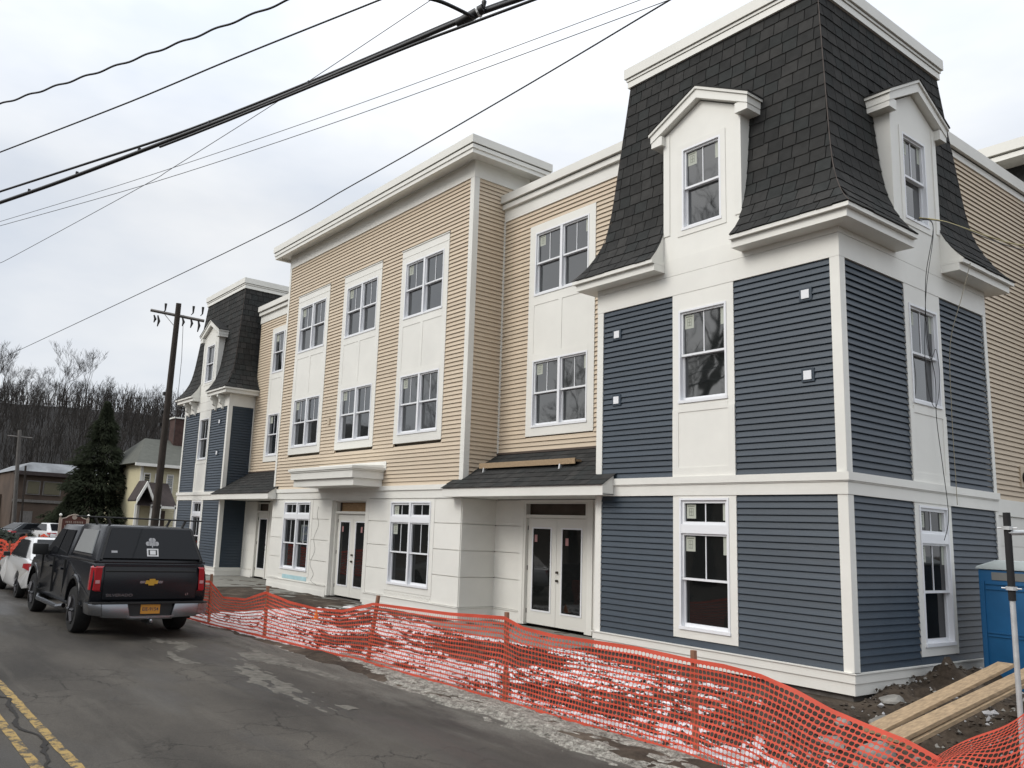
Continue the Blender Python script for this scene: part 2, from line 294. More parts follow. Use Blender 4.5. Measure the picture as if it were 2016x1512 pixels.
def road_mat():
    m = bpy.data.materials.new('worn_asphalt'); m.use_nodes = True; t = m.node_tree; b = t.nodes['Principled BSDF']; nd = t.nodes; lk = t.links
    c = nd.new('ShaderNodeTexCoord')
    def noise(sc, det=6, ro=.6, mpv=(1, 1, 1)):
        mp = nd.new('ShaderNodeMapping'); mp.inputs['Scale'].default_value = mpv; lk.new(c.outputs['Object'], mp.inputs[0])
        n = nd.new('ShaderNodeTexNoise'); n.inputs['Scale'].default_value = sc; n.inputs['Detail'].default_value = det; n.inputs['Roughness'].default_value = ro; lk.new(mp.outputs[0], n.inputs[0]); return n
    def ramp(src, p0, c0, p1, c1):
        r = nd.new('ShaderNodeValToRGB'); r.color_ramp.elements[0].position = p0; r.color_ramp.elements[1].position = p1
        r.color_ramp.elements[0].color = (*c0, 1); r.color_ramp.elements[1].color = (*c1, 1); lk.new(src, r.inputs[0]); return r
    big = noise(.42, 7, .62, (.45, 1, 1)); base = ramp(big.outputs[0], .36, (.028, .0250, .0215), .64, (.080, .072, .061))
    # salt and grit bands along the lane
    gr = noise(1.2, 6, .65, (.16, 1.6, 1)); gm = ramp(gr.outputs[0], .54, (0, 0, 0), .72, (1, 1, 1))
    m1 = nd.new('ShaderNodeMix'); m1.data_type = 'RGBA'; mm = nd.new('ShaderNodeMath'); mm.operation = 'MULTIPLY'; mm.inputs[1].default_value = .45
    lk.new(gm.outputs[0], mm.inputs[0]); lk.new(mm.outputs[0], m1.inputs[0]); lk.new(base.outputs[0], m1.inputs[6]); m1.inputs[7].default_value = (.115, .106, .091, 1)
    # damp darker patches
    dm = noise(.5, 4, .55, (.3, 1.0, 1)); dr = ramp(dm.outputs[0], .52, (0, 0, 0), .62, (1, 1, 1))
    m2 = nd.new('ShaderNodeMix'); m2.data_type = 'RGBA'; mm2 = nd.new('ShaderNodeMath'); mm2.operation = 'MULTIPLY'; mm2.inputs[1].default_value = .45
    lk.new(dr.outputs[0], mm2.inputs[0]); lk.new(mm2.outputs[0], m2.inputs[0]); lk.new(m1.outputs[2], m2.inputs[6]); m2.inputs[7].default_value = (.030, .029, .028, 1)
    # cracks
    wv = noise(2.4, 7, .7); add = nd.new('ShaderNodeMixRGB'); add.blend_type = 'LINEAR_LIGHT'; add.inputs[0].default_value = .22; lk.new(c.outputs['Object'], add.inputs[1]); lk.new(wv.outputs[1], add.inputs[2])
    v = nd.new('ShaderNodeTexVoronoi'); v.feature = 'DISTANCE_TO_EDGE'; v.inputs['Scale'].default_value = 1.7; lk.new(add.outputs[0], v.inputs[0])
    vr = ramp(v.outputs[0], .004, (1, 1, 1), .016, (0, 0, 0))
    cm = noise(.45, 3, .5); cmr = ramp(cm.outputs[0], .48, (0, 0, 0), .60, (1, 1, 1)); ml = nd.new('ShaderNodeMath'); ml.operation = 'MULTIPLY'; lk.new(vr.outputs[0], ml.inputs[0]); lk.new(cmr.outputs[0], ml.inputs[1])
    m3 = nd.new('ShaderNodeMix'); m3.data_type = 'RGBA'; lk.new(ml.outputs[0], m3.inputs[0]); lk.new(m2.outputs[2], m3.inputs[6]); m3.inputs[7].default_value = (.016, .014, .012, 1)
    sp = noise(90, 3, .8); spr = ramp(sp.outputs[0], .3, (.55, .55, .55), .72, (1.45, 1.42, 1.38)); mu = nd.new('ShaderNodeMixRGB'); mu.blend_type = 'MULTIPLY'; mu.inputs[0].default_value = 1
    lk.new(m3.outputs[2], mu.inputs[1]); lk.new(spr.outputs[0], mu.inputs[2])
    b.inputs['Specular IOR Level'].default_value = .35
    # grey-brown grit thrown up along the edge of the lane
    sx_ = nd.new('ShaderNodeSeparateXYZ'); lk.new(c.outputs['Object'], sx_.inputs[0]); gn = noise(2.2, 8, .7, (.35, 1.3, 1)); ad = nd.new('ShaderNodeMath'); ad.operation = 'MULTIPLY_ADD'; ad.inputs[1].default_value = 2.6; lk.new(gn.outputs[0], ad.inputs[0]); lk.new(sx_.outputs[1], ad.inputs[2])
    me_ = nd.new('ShaderNodeMapRange'); me_.inputs[1].default_value = -4.75; me_.inputs[2].default_value = -3.95; lk.new(ad.outputs[0], me_.inputs[0])
    fin = nd.new('ShaderNodeMix'); fin.data_type = 'RGBA'; mg = nd.new('ShaderNodeMath'); mg.operation = 'MULTIPLY'; mg.inputs[1].default_value = .75; lk.new(me_.outputs[0], mg.inputs[0]); lk.new(mg.outputs[0], fin.inputs[0]); lk.new(mu.outputs[0], fin.inputs[6])
    gr2 = ramp(sp.outputs[0], .35, (.06, .055, .046), .65, (.20, .19, .165)); lk.new(gr2.outputs[0], fin.inputs[7]); lk.new(fin.outputs[2], b.inputs['Base Color'])
    rr = ramp(dr.outputs[0], 0, (.85, .85, .85), 1, (.5, .5, .5)); lk.new(rr.outputs[0], b.inputs['Roughness'])
    bp_ = nd.new('ShaderNodeBump'); bp_.inputs['Strength'].default_value = .6; bp_.inputs['Distance'].default_value = .01
    sb = nd.new('ShaderNodeMath'); sb.operation = 'SUBTRACT'; lk.new(sp.outputs[0], sb.inputs[0]); lk.new(ml.outputs[0], sb.inputs[1]); lk.new(sb.outputs[0], bp_.inputs['Height']); lk.new(bp_.outputs[0], b.inputs['Normal'])
    return m
rx = np.concatenate([np.arange(-420, -60, 20), np.arange(-60, -16, 4), np.arange(-16, 8, .1), np.arange(8, 80, 12)])
ry = np.array([-15.0, -12, -9, -6.5, -5.9, -5.42])
RX, RY = np.meshgrid(rx, ry); RY[-1] += .22 * (fbm(rx * 1.3, rx * 0, 6) - .5) * 2 + .05
grid_mesh('road', RX, RY, np.full(RX.shape, RZ), road_mat(), 'structure', False)
# double yellow line, worn
def line_mat():
    m = mat('worn_yellow_paint', (.42, .27, .07), .8, .3); t = m.node_tree; b = t.nodes['Principled BSDF']; nd = t.nodes; lk = t.links
    c = nd.new('ShaderNodeTexCoord'); n = nd.new('ShaderNodeTexNoise'); n.inputs['Scale'].default_value = 7; n.inputs['Detail'].default_value = 9; n.inputs['Roughness'].default_value = .75; lk.new(c.outputs['Object'], n.inputs[0])
    r = nd.new('ShaderNodeValToRGB'); e = r.color_ramp.elements; e[0].position = .44; e[0].color = (.06, .054, .045, 1); e[1].position = .52; e[1].color = (.29, .20, .075, 1); e3 = e.new(.75); e3.color = (.38, .265, .09, 1)
    lk.new(n.outputs[0], r.inputs[0]); lk.new(r.outputs[0], b.inputs['Base Color']); return m
ym = line_mat(); lm = MB()
for yc in (-10.27, -9.97):
    px = np.arange(-60, 14, .12); wv = .048 + .012 * (fbm(px * 3, px * 0 + yc, 2) - .5); ed = .03 * (fbm(px * 6, px * 0 + 3 + yc, 8) - .5)
    vs = []
    for x_, a, e_ in zip(px, wv, ed): vs += [(x_, yc - a + e_ * .5, RZ + .004), (x_, yc + a + e_, RZ + .004)]
    lm.add(vs, [(2 * i, 2 * i + 2, 2 * i + 3, 2 * i + 1) for i in range(len(px) - 1)])
tag(build('yellow_line', lm, ym, recalc=False), kind='structure')
# long crack beside the yellow line
ck = MB(); px = np.arange(-9, 3, .06); cyy = -10.10 + .16 * (fbm(px * 1.5, px * 0, 31, 5, .6) - .5) * 2; cwd = .012 + .03 * np.clip(fbm(px * 5, px * 0, 33) - .4, 0, 1) * 2
vs = []
for x_, a, b_ in zip(px, cyy, cwd): vs += [(x_, a - b_, RZ + .007), (x_, a + b_, RZ + .007)]
ck.add(vs, [(2 * i, 2 * i + 2, 2 * i + 3, 2 * i + 1) for i in range(len(px) - 1)])
tag(build('road_crack', ck, mat('crack_dirt', (.018, .016, .014), .95), recalc=False), kind='structure')

# snow lying in the yard: a sheet that comes up through the mud in patches
def snow_mat(name, lo, hi):
    m = mat(name, hi, .75, .3, var=.5, vscale=9, col2=lo, bump=.6, bscale=40); return m
sx = np.arange(-12.9, 4.0, .04); sy = np.arange(-5.5, -.6, .035); SX, SY = np.meshgrid(sx, sy)
n1 = fbm(SX * .38, SY * 1.1, 41, 6, .66); n2 = fbm(SX * 4.2, SY * 9, 44, 4, .65)
cov = (n1 * .60 + n2 * .40) - (.517 - .06 * sstep(-6.5, -9.5, SX) + .05 * sstep(-4.2, -1.6, SY) + .02 * sstep(-3, 1, SX) - .035 * sstep(-4.3, -4.8, SY)) - .6 * sstep(.04, -.06, SY - np.interp(SX, [-13.2, -11.1, -5.6, -2.2, .7, 1.6, 4], [-5.45, -5.33, -4.76, -4.70, -4.66, -4.85, -5.4])) - .5 * sstep(.0, .5, SX) * sstep(-3.6, -2.6, SY)
SZ = gz(SX, SY) + np.clip(cov * .55, -.03, .03) - .004
tag(grid_mesh('snow', SX, SY, SZ, snow_mat('dirty_snow', (.26, .235, .215), (.62, .62, .63)), 'stuff'), 'patchy trodden snow on the mud behind the orange fence')
def slush_mat():
    m = snow_mat('grey_slush', (.09, .082, .069), (.30, .287, .252)); t = m.node_tree; b = t.nodes['Principled BSDF']; src = b.inputs['Base Color'].links[0].from_socket
    c = t.nodes.new('ShaderNodeTexCoord'); n = t.nodes.new('ShaderNodeTexNoise'); n.inputs['Scale'].default_value = 38; n.inputs['Detail'].default_value = 6; n.inputs['Roughness'].default_value = .75; t.links.new(c.outputs['Object'], n.inputs[0])
    r = t.nodes.new('ShaderNodeValToRGB'); r.color_ramp.elements[0].position = .36; r.color_ramp.elements[0].color = (.22, .20, .18, 1); r.color_ramp.elements[1].position = .56; r.color_ramp.elements[1].color = (1.1, 1.1, 1.1, 1); t.links.new(n.outputs[0], r.inputs[0])
    mu = t.nodes.new('ShaderNodeMixRGB'); mu.blend_type = 'MULTIPLY'; mu.inputs[0].default_value = 1; t.links.new(src, mu.inputs[1]); t.links.new(r.outputs[0], mu.inputs[2]); t.links.new(mu.outputs[0], b.inputs['Base Color']); return m
sx = np.arange(-9.0, 3.2, .035); sy = np.arange(-6.3, -4.5, .03); SX, SY = np.meshgrid(sx, sy)
n1 = fbm(SX * .7, SY * 2.8, 51, 6, .62); n2 = fbm(SX * 5.0, SY * 13, 54, 4, .65)
edge = -5.08 - .34 * sstep(-5.5, 1, SX) - .30 * (fbm(SX * .8, SX * 0, 71) - .5)
cov = (n1 * .45 + n2 * .55) - .40 - .42 * sstep(-.5, 1, (edge - SY) / .45) - .4 * sstep(-5.6, -7.6, SX)
tag(grid_mesh('slush', SX, SY, RZ + np.clip(cov * .20, -.02, .028) + .003, slush_mat(), 'stuff'), 'grey icy slush along the road edge below the orange fence')
# small thin salt/ice patches further out on the road
sx = np.arange(-9.5, -2.5, .05); sy = np.arange(-7.4, -5.7, .05); SX, SY = np.meshgrid(sx, sy)
cov = .6 * fbm(SX * .6, SY * 2.2, 61, 5, .55) + .4 * fbm(SX * 3, SY * 12, 67, 3, .6) - .625
tag(grid_mesh('ice_patch', SX, SY, RZ + np.clip(cov * .12, -.012, .008) + .003, snow_mat('thin_grey_ice', (.07, .064, .054), (.115, .107, .092)), 'stuff'), 'thin grey ice patches on the asphalt behind the pickup')
# concrete slabs in front of the doors
for x0, x1, y0, y1, lb in ((-24.46, -19.3, -1.9, 1.04, None), (-19.3, -9.26, -1.15, .0, None), (-9.26, -4.97, -1.2, 1.04, None)):
    tag(build('pavement', MB().box(x0, x1, y0, y1, -.4, -.055 if x0 > -20 and x0 < -10 else -.03), M['concrete']), kind='structure')
# ---------------------------------------------------------------- the apartment building
BO = (-12.0, 2.0, 0.0)
bld = thing('apartment_building', 'three storey new building with beige and slate blue siding and shingled mansard towers', 'building', BO)
def part(name, mb, m, parent=None, **k):
    return build(name, mb, m, parent if parent is not None else bld, org=BO, **k)
def face(kind, off):
    if kind == 'S': return lambda u, w_, v: (u, off - w_, v)
    if kind == 'E': return lambda u, w_, v: (off + w_, u, v)
    return lambda u, w_, v: (off - w_, u, v)
def fb(mb, F, u0, u1, v0, v1, w0, w1, mi=0):
    return mb.hexa([F(u0, w0, v0), F(u1, w0, v0), F(u1, w1, v0), F(u0, w1, v0), F(u0, w0, v1), F(u1, w0, v1), F(u1, w1, v1), F(u0, w1, v1)], mi)
T0, T1 = -4.95, 0.0; L0, L1 = -29.41, -24.46; C0, C1 = -19.76, -9.30; TD = 5.15; YR = 1.04; W_ = -.10
FS = face('S', 0.0); FR = face('S', YR); FE0 = face('E', 0.0); FEC = face('E', C1); FEL = face('E', L1); FSD = face('E', -.62)
FWC = face('W', C0); FWT = face('W', T0)
Z_BASE, Z_B0, Z_B1, Z_B2, Z_FZ = .27, 2.785, 2.99, 3.11, 6.43
# solid cores behind the cladding
mb = MB()
for x0, x1 in ((T0, T1), (L0, L1)): mb.box(x0 + .45, x1 - .45, .45, TD - .1, -.04, 6.9)
mb.box(C0 + .15, C1 - .15, .5, 3.2, -.04, 11.2); mb.box(L1 - .2, T0 + .2, YR + .5, 13, -.04, 10.3); mb.box(L0 + .4, -.72, TD - .3, 13, -.04, 10.3)
mb.box(C0 + 1.2, C1 - 1.0, 3.1, 5, 10.3, 11.25)
part('wall', mb, M['core'])
mb = MB()
for x0, x1 in ((T0, T1), (L0, L1)): mb.box(x0 + .035, x1 - .035, .035, TD - .035, -.30, -.035)
mb.box(C0 + .035, C1 - .035, .035, 3, -.3, -.035)
part('foundation', mb, M['found'])

def profile_board(mb, F, u0, u1, v0, h, mi=0):
    p = [(.031, 0), (.033, .006), (.004, h), (-.04, h), (-.04, .013), (.016, .013), (.021, 0)]; k = len(p)
    a = [F(u0, w_, v0 + q) for w_, q in p]; b = [F(u1, w_, v0 + q) for w_, q in p]
    mb.add(a + b, [tuple(range(k)), tuple(range(2 * k - 1, k - 1, -1))] + [(i, k + i, k + (i + 1) % k, (i + 1) % k) for i in range(k)], mi)
def siding(F, u0, u1, v0, v1, m, name, single=True, holes=(), joined_from=None):
    """courses of siding; holes = (ua, ub, va, vb) spans left open for windows."""
    n = max(1, round((v1 - v0) / .1045)); h = (v1 - v0) / n; proto = {}; rest = MB()
    for i in range(n):
        z = v0 + i * h; cuts = sorted((max(a, u0), min(b, u1)) for a, b, c, d in holes if z + h > c + .02 and z < d - .02); segs = []; x = u0
        for a, b in cuts:
            if a - x > .01: segs.append((x, a))
            x = b
        if u1 - x > .01: segs.append((x, u1))
        for k, (a, b) in enumerate(segs):
            if not single or (joined_from is not None and b <= joined_from): profile_board(rest, F, a, b, z, h)
            else:
                key = (a, b)
                if key not in proto:
                    q = MB(); profile_board(q, F, a, b, 0, h); proto[key] = part(name, q, m, loc=(0, 0, z))
                else: c = proto[key].copy(); COL.objects.link(c); c.location = (0, 0, z)
    if rest.v: part(name, rest, m)['kind'] = 'stuff'
def sheath(F, u0, u1, v0, v1, m):   # backing just behind the boards so no gap shows
    part('wall', fb(MB(), F, u0, u1, v0, v1, -.22, -.105), m)

NG = 0
def window(F, u0, u1, v0, v1, n=1, trans=None, sticker=True, muntin=True, deep=True):
    G = M["glass_low"] if v0 < 2.5 else M["glass"]
    """double-hung unit(s): vinyl frame, raised upper sash, recessed lower sash, dark glass."""
    global NG
    fr = MB(); t = .036
    fb(fr, F, u0, u1, v1 - t, v1, W_, .05); fb(fr, F, u0 - .01, u1 + .01, v0, v0 + t + .015, W_, .06)
    fb(fr, F, u0, u0 + t, v0 + t, v1 - t, W_, .05); fb(fr, F, u1 - t, u1, v0 + t, v1 - t, W_, .05)
    cells = []
    top = v1
    if trans: fb(fr, F, u0 + t, u1 - t, trans - .075, trans + .075, W_, .045); top = trans
    mid = (u0 + u1) / 2
    if n == 2: fb(fr, F, mid - .038, mid + .038, v0 + t, v1 - t, W_, .048)
    wnd = part('window', fr, M['white2'])
    us = [(u0 + t, u1 - t)] if n == 1 else [(u0 + t, mid - .038), (mid + .038, u1 - t)]
    for i, (a, b) in enumerate(us):
        c, d = v0 + t + .015, (top - t if not trans else top - .075); mdl = (c + d) / 2; s = .034
        up = MB(); fb(up, F, a, b, d - s, d, -.05, .012); fb(up, F, a, b, mdl - .008, mdl + .030, -.06, .018)
        fb(up, F, a, a + s, mdl + .035, d - s, -.05, .012); fb(up, F, b - s, b, mdl + .035, d - s, -.05, .012)
        if muntin: fb(up, F, (a + b) / 2 - .009, (a + b) / 2 + .009, mdl + .035, d - s, -.05, -.018)
        part('sash', up, M['white2'], wnd)
        lo = MB(); fb(lo, F, a, b, c, c + .055, -.09, -.03); fb(lo, F, a, a + s, c + .055, mdl - .012, -.09, -.03); fb(lo, F, b - s, b, c + .055, mdl - .012, -.09, -.03)
        part('sash', lo, M['white2'], wnd)
        part('pane', fb(MB(), F, a + .02, b - .02, mdl, d - .02, -.048, -.030), G, wnd)
        part('pane', fb(MB(), F, a + .02, b - .02, c + .02, mdl + .0, -.088, -.066), G, wnd)
        if trans:
            tr = MB(); c2, d2 = trans + .075, v1 - t; s2 = .05
            fb(tr, F, a, b, c2, c2 + s2, -.05, .015); fb(tr, F, a, b, d2 - s2, d2, -.05, .015); fb(tr, F, a, a + s2, c2 + s2, d2 - s2, -.05, .015); fb(tr, F, b - s2, b, c2 + s2, d2 - s2, -.05, .015)
            fb(tr, F, (a + b) / 2 - .009, (a + b) / 2 + .009, c2 + s2, d2 - s2, -.05, -.018)
            part('sash', tr, M['white2'], wnd); part('pane', fb(MB(), F, a + .02, b - .02, c2 + .02, d2 - .02, -.048, -.030), G, wnd)
        def stick(x0, y1, w_, h_, g=True):
            st = MB(); fb(st, F, x0, x0 + w_, y1 - h_, y1, -.031, -.0285)
            if g:
                for k in range(3):
                    fb(st, F, x0 + w_ * (.28 + .2 * k) , x0 + w_ * (.32 + .2 * k), y1 - h_ * .82, y1 - h_ * .28, -.0285, -.0280, 1)
                    fb(st, F, x0 + w_ * .28, x0 + w_ * .72, y1 - h_ * (.30 + .25 * k), y1 - h_ * (.27 + .25 * k), -.0285, -.0280, 1)
                fb(st, F, x0 + w_ * .1, x0 + w_ * .85, y1 - h_ * .16, y1 - h_ * .10, -.0285, -.0280, 1)
            part('sticker', st, [M['sticker'], M['stickerink']], wnd)
        if sticker and (i == 0):
            stick(a + s + .02, d - s - .02, .19, .25)
            if trans: stick(a + s2 + .02, v1 - t - s2 - .02, .19, .24)
        if sticker and (i == len(us) - 1):
            stick(b - s - .09, d - s - .005, .085, .30, False)
            if trans: stick(b - s2 - .075, v1 - t - s2 - .005, .07, .28, False)
    return wnd
def casing(F, u0, u1, v0, v1, u2, u3, v2, v3, w1=.035, mb=None, name='window_casing'):
    """flat boards from the outer rectangle (u0..u1, v0..v1) to the window (u2..u3, v2..v3)."""
    own = mb is None; mb = mb or MB()
    fb(mb, F, u0, u2, v0, v1, W_, w1); fb(mb, F, u3, u1, v0, v1, W_, w1); fb(mb, F, u2, u3, v0, v2, W_, w1); fb(mb, F, u2, u3, v3, v1, W_, w1)
    if own: return part(name, mb, M['white'])
def raised(mb, F, u0, u1, v0, v1, m=.0):   # recessed panel look: thin frame lip
    pass

# ---------- tower cladding -------------------------------------------------
def band(mb, F, u0, u1, v0, v1, w):   # horizontal board that turns the tower corner; the two boards miss each other by 3 mm
    side = F is FE0 or F is FWT
    fb(mb, F, u0 - (w - .004 if side else w - .003), u1 + (w - .003 if F is FS else 0), v0, v1, W_ if not side else .0, w)
def tower_face(F, u0, u1, cu, blue_single=True, blue=True, openings=True, fz=True, full=True, sk=True):
    """u0..u1 wall span, cu centre of the window column."""
    a, b = cu - .64, cu + .64
    for ua, ub in ((u0, u0 + .12), (u1 - .12, u1)):
        if F is FWT and ub == u1: continue
        for va, vb in ((Z_BASE, Z_B0), (Z_B2, Z_FZ)): part('corner_trim', fb(MB(), F, ua - (.034 if F in (FE0, FWT) and ua == u0 else (.034 if F is FS and ua == u0 else 0)), ub + (.035 if F is FS and ub == u1 else 0), va, vb, W_ if F is FS else .0, .038 if F is not FWT else .037), M['white'])
    # base
    bs = MB(); band(bs, F, u0, u1, .125, Z_BASE - .02, .055); band(bs, F, u0, u1, Z_BASE - .02, Z_BASE, .075); band(bs, F, u0, u1, -.04, .125, .035)
    part('base_board', bs, M['white'])
    bt = MB(); band(bt, F, u0, u1, Z_B0, Z_B0 + .185, .05); band(bt, F, u0, u1, Z_B0 + .185, Z_B1, .066); band(bt, F, u0, u1, Z_B1, Z_B2, .085)
    part('belt_board', bt, M['white'])
    fz_ = MB(); band(fz_, F, u0, u1, Z_FZ, 6.80, .042); band(fz_, F, u0, u1, 6.806, 7.12, .042)
    part('frieze_board', fz_, M['white'])
    sheath(F, u0 + .02, u1 - .02, .2, 6.5, M['bluecore'])
    if openings:
        # lower storey window column
        for s0, s1 in ((u0 + .12, a), (b, u1 - .12)):
            siding(F, s0, s1, Z_BASE, Z_B0, M['blue'], 'clapboard', blue_single); siding(F, s0, s1, Z_B2, Z_FZ, M['blue'], 'clapboard', blue_single)
        siding(F, a, b, Z_BASE, .39, M['blue'], 'clapboard', blue_single)
        casing(F, a, b, .39, Z_B0, cu - .5, cu + .5, .53, 2.74)
        window(F, cu - .5, cu + .5, .53, 2.74, 1, trans=2.215, sticker=sk)
        mb = MB(); casing(F, a, b, Z_B2, Z_FZ, cu - .5, cu + .5, 4.41, 6.11, mb=mb)
        casing(F, a, b, Z_B2, Z_FZ, cu - .5, cu + .5, 4.41, 6.11)
        # sunk panel under the window: raised stiles
        p = MB(); fb(p, F, a, a + .13, Z_B2, 4.30, .035, .046); fb(p, F, b - .13, b, Z_B2, 4.30, .035, .046); fb(p, F, a + .13, b - .13, Z_B2, 3.27, .035, .046); fb(p, F, a + .13, b - .13, 4.25, 4.37, .035, .046)
        part('panel', p, M['white'])
        window(F, cu - .5, cu + .5, 4.41, 6.11, 1, sticker=sk)
    else:
        siding(F, u0 + .12, u1 - .12, Z_BASE, Z_B0, M['blue'], 'clapboard', blue_single); siding(F, u0 + .12, u1 - .12, Z_B2, Z_FZ, M['blue'], 'clapboard', blue_single)
def vents(F, pts):
    for u, v in pts:
        bx = MB(); fb(bx, F, u - .105, u + .105, v - .10, v + .11, 0, .040)
        o = part('vent_cover', bx, M['blue']); fb_ = MB(); fb(fb_, F, u - .065, u + .065, v - .065, v + .075, .040, .055); part('cover_plate', fb_, M['white2'], o)
tower_face(FS, T0, T1, -2.485)
tower_face(FE0, 0.0, TD, 2.62)
tower_face(FS, L0, L1, -26.94, sk=False)
vents(FS, [(-4.47, 5.92), (-4.47, 4.62), (-.53, 5.92), (-.53, 4.62), (-25.28, 5.86), (-25.28, 4.62)])
tower_face(FWT, 0.0, YR, .5, False, openings=False)
# left tower right-hand return (seen in the shade above and below the porch roof)
F = FEL
for ua, ub, va, vb in ((0, .12, Z_BASE, Z_B0), (0, .12, Z_B2, Z_FZ), (YR - .06, YR, Z_BASE, Z_FZ)): part('corner_trim', fb(MB(), F, ua, ub, va, vb, 0, .037), M['white'])
bs = MB(); fb(bs, F, -.049, YR, .125, Z_BASE, 0, .050); fb(bs, F, -.03, YR, -.04, .125, 0, .031); part('base_board', bs, M['white'])
part('frieze_board', fb(MB(), F, -.037, YR, Z_FZ, 7.1, 0, .036), M['white'])
sheath(F, 0.02, YR, .2, 6.5, M['bluecore']); siding(F, .12, YR - .06, Z_BASE, Z_FZ, M['blue'], 'clapboard', False)

# ---------- mansard roofs ----------------------------------------------------
PROF = [(.42, 7.10), (.33, 7.20), (.22, 7.345), (.13, 7.50), (.05, 7.665), (-.02, 7.85), (-.07, 8.03), (-.11, 8.25), (-.15, 8.55), (-.19, 8.95), (-.25, 9.6), (-.31, 10.25), (-.36, 10.8), (-.41, 11.36)]
SL = [0]
for a, b in zip(PROF, PROF[1:]): SL.append(SL[-1] + math.hypot(b[0] - a[0], b[1] - a[1]))
def prof(s):
    s = max(0, min(SL[-1] - 1e-6, s)); i = max(j for j in range(len(SL) - 1) if SL[j] <= s); t = (s - SL[i]) / (SL[i + 1] - SL[i])
    a, b = PROF[i], PROF[i + 1]; o, z = a[0] + (b[0] - a[0]) * t, a[1] + (b[1] - a[1]) * t
    d = Vector((b[0] - a[0], b[1] - a[1])).normalized(); return o, z, (d.y, -d.x)   # normal in (o, z)
TABS = []
SHM = [M['sh0'], M['sh1'], M['sh2'], M['sh3']]
def mansard_face(x0, x1, P, holes, dist=None):
    """P(u,o,z)->xyz. u in [x0-o, x1+o]; holes = (ua, ub, zmax) dormer spans."""
    row = .232; n = int(SL[-1] / row) + 1
    for k in range(n):
        s0 = k * row; s1 = min(s0 + row + .02, SL[-1]); o0, z0, n0 = prof(s0 + .001); o1, z1, n1 = prof(s1)
        if SL[-1] - s0 < .03: continue
        off = (k % 2) * .14 + random.uniform(-.03, .03); u = x0 - .8 + off
        while u < x1 + .6:
            wd = .275 + random.choice((-.03, 0, 0, .03)); ua, ub = u + .0065, u + wd - .0065; u += wd
            drop = random.uniform(-.009, .009)
            la, lb = x0 - o0, x1 + o0; ta, tb = x0 - o1, x1 + o1
            a0, b0 = max(ua, la), min(ub, lb); a1, b1 = max(ua, ta), min(ub, tb)
            if b0 - a0 < .01 or b1 - a1 < .005: continue
            skip = False
            for ha, hb, zt in holes:
                zc = (z0 + z1) / 2
                if zc < zt:
                    if a0 >= ha and b0 <= hb: skip = True
                    elif a0 < ha < b0: b0 = ha; b1 = min(b1, ha)
                    elif a0 < hb < b0: a0 = hb; a1 = max(a1, hb)
            if skip or b0 - a0 < .012: continue
            th = .018
            q = [(a0, o0, z0 + drop), (b0, o0, z0 + drop), (b1, o1, z1), (a1, o1, z1)]
            nn = [n0, n0, n1, n1]; tk = [th, th, .003, .003]
            low = [P(a, b, c) for a, b, c in q]; hi = [P(a, b + nn[i][0] * tk[i], c + nn[i][1] * tk[i]) for i, (a, b, c) in enumerate(q)]
            TABS.append((low + hi, random.choices((0, 1, 2, 3), (3, 4, 2, 3))[0], Vector(low[0])))
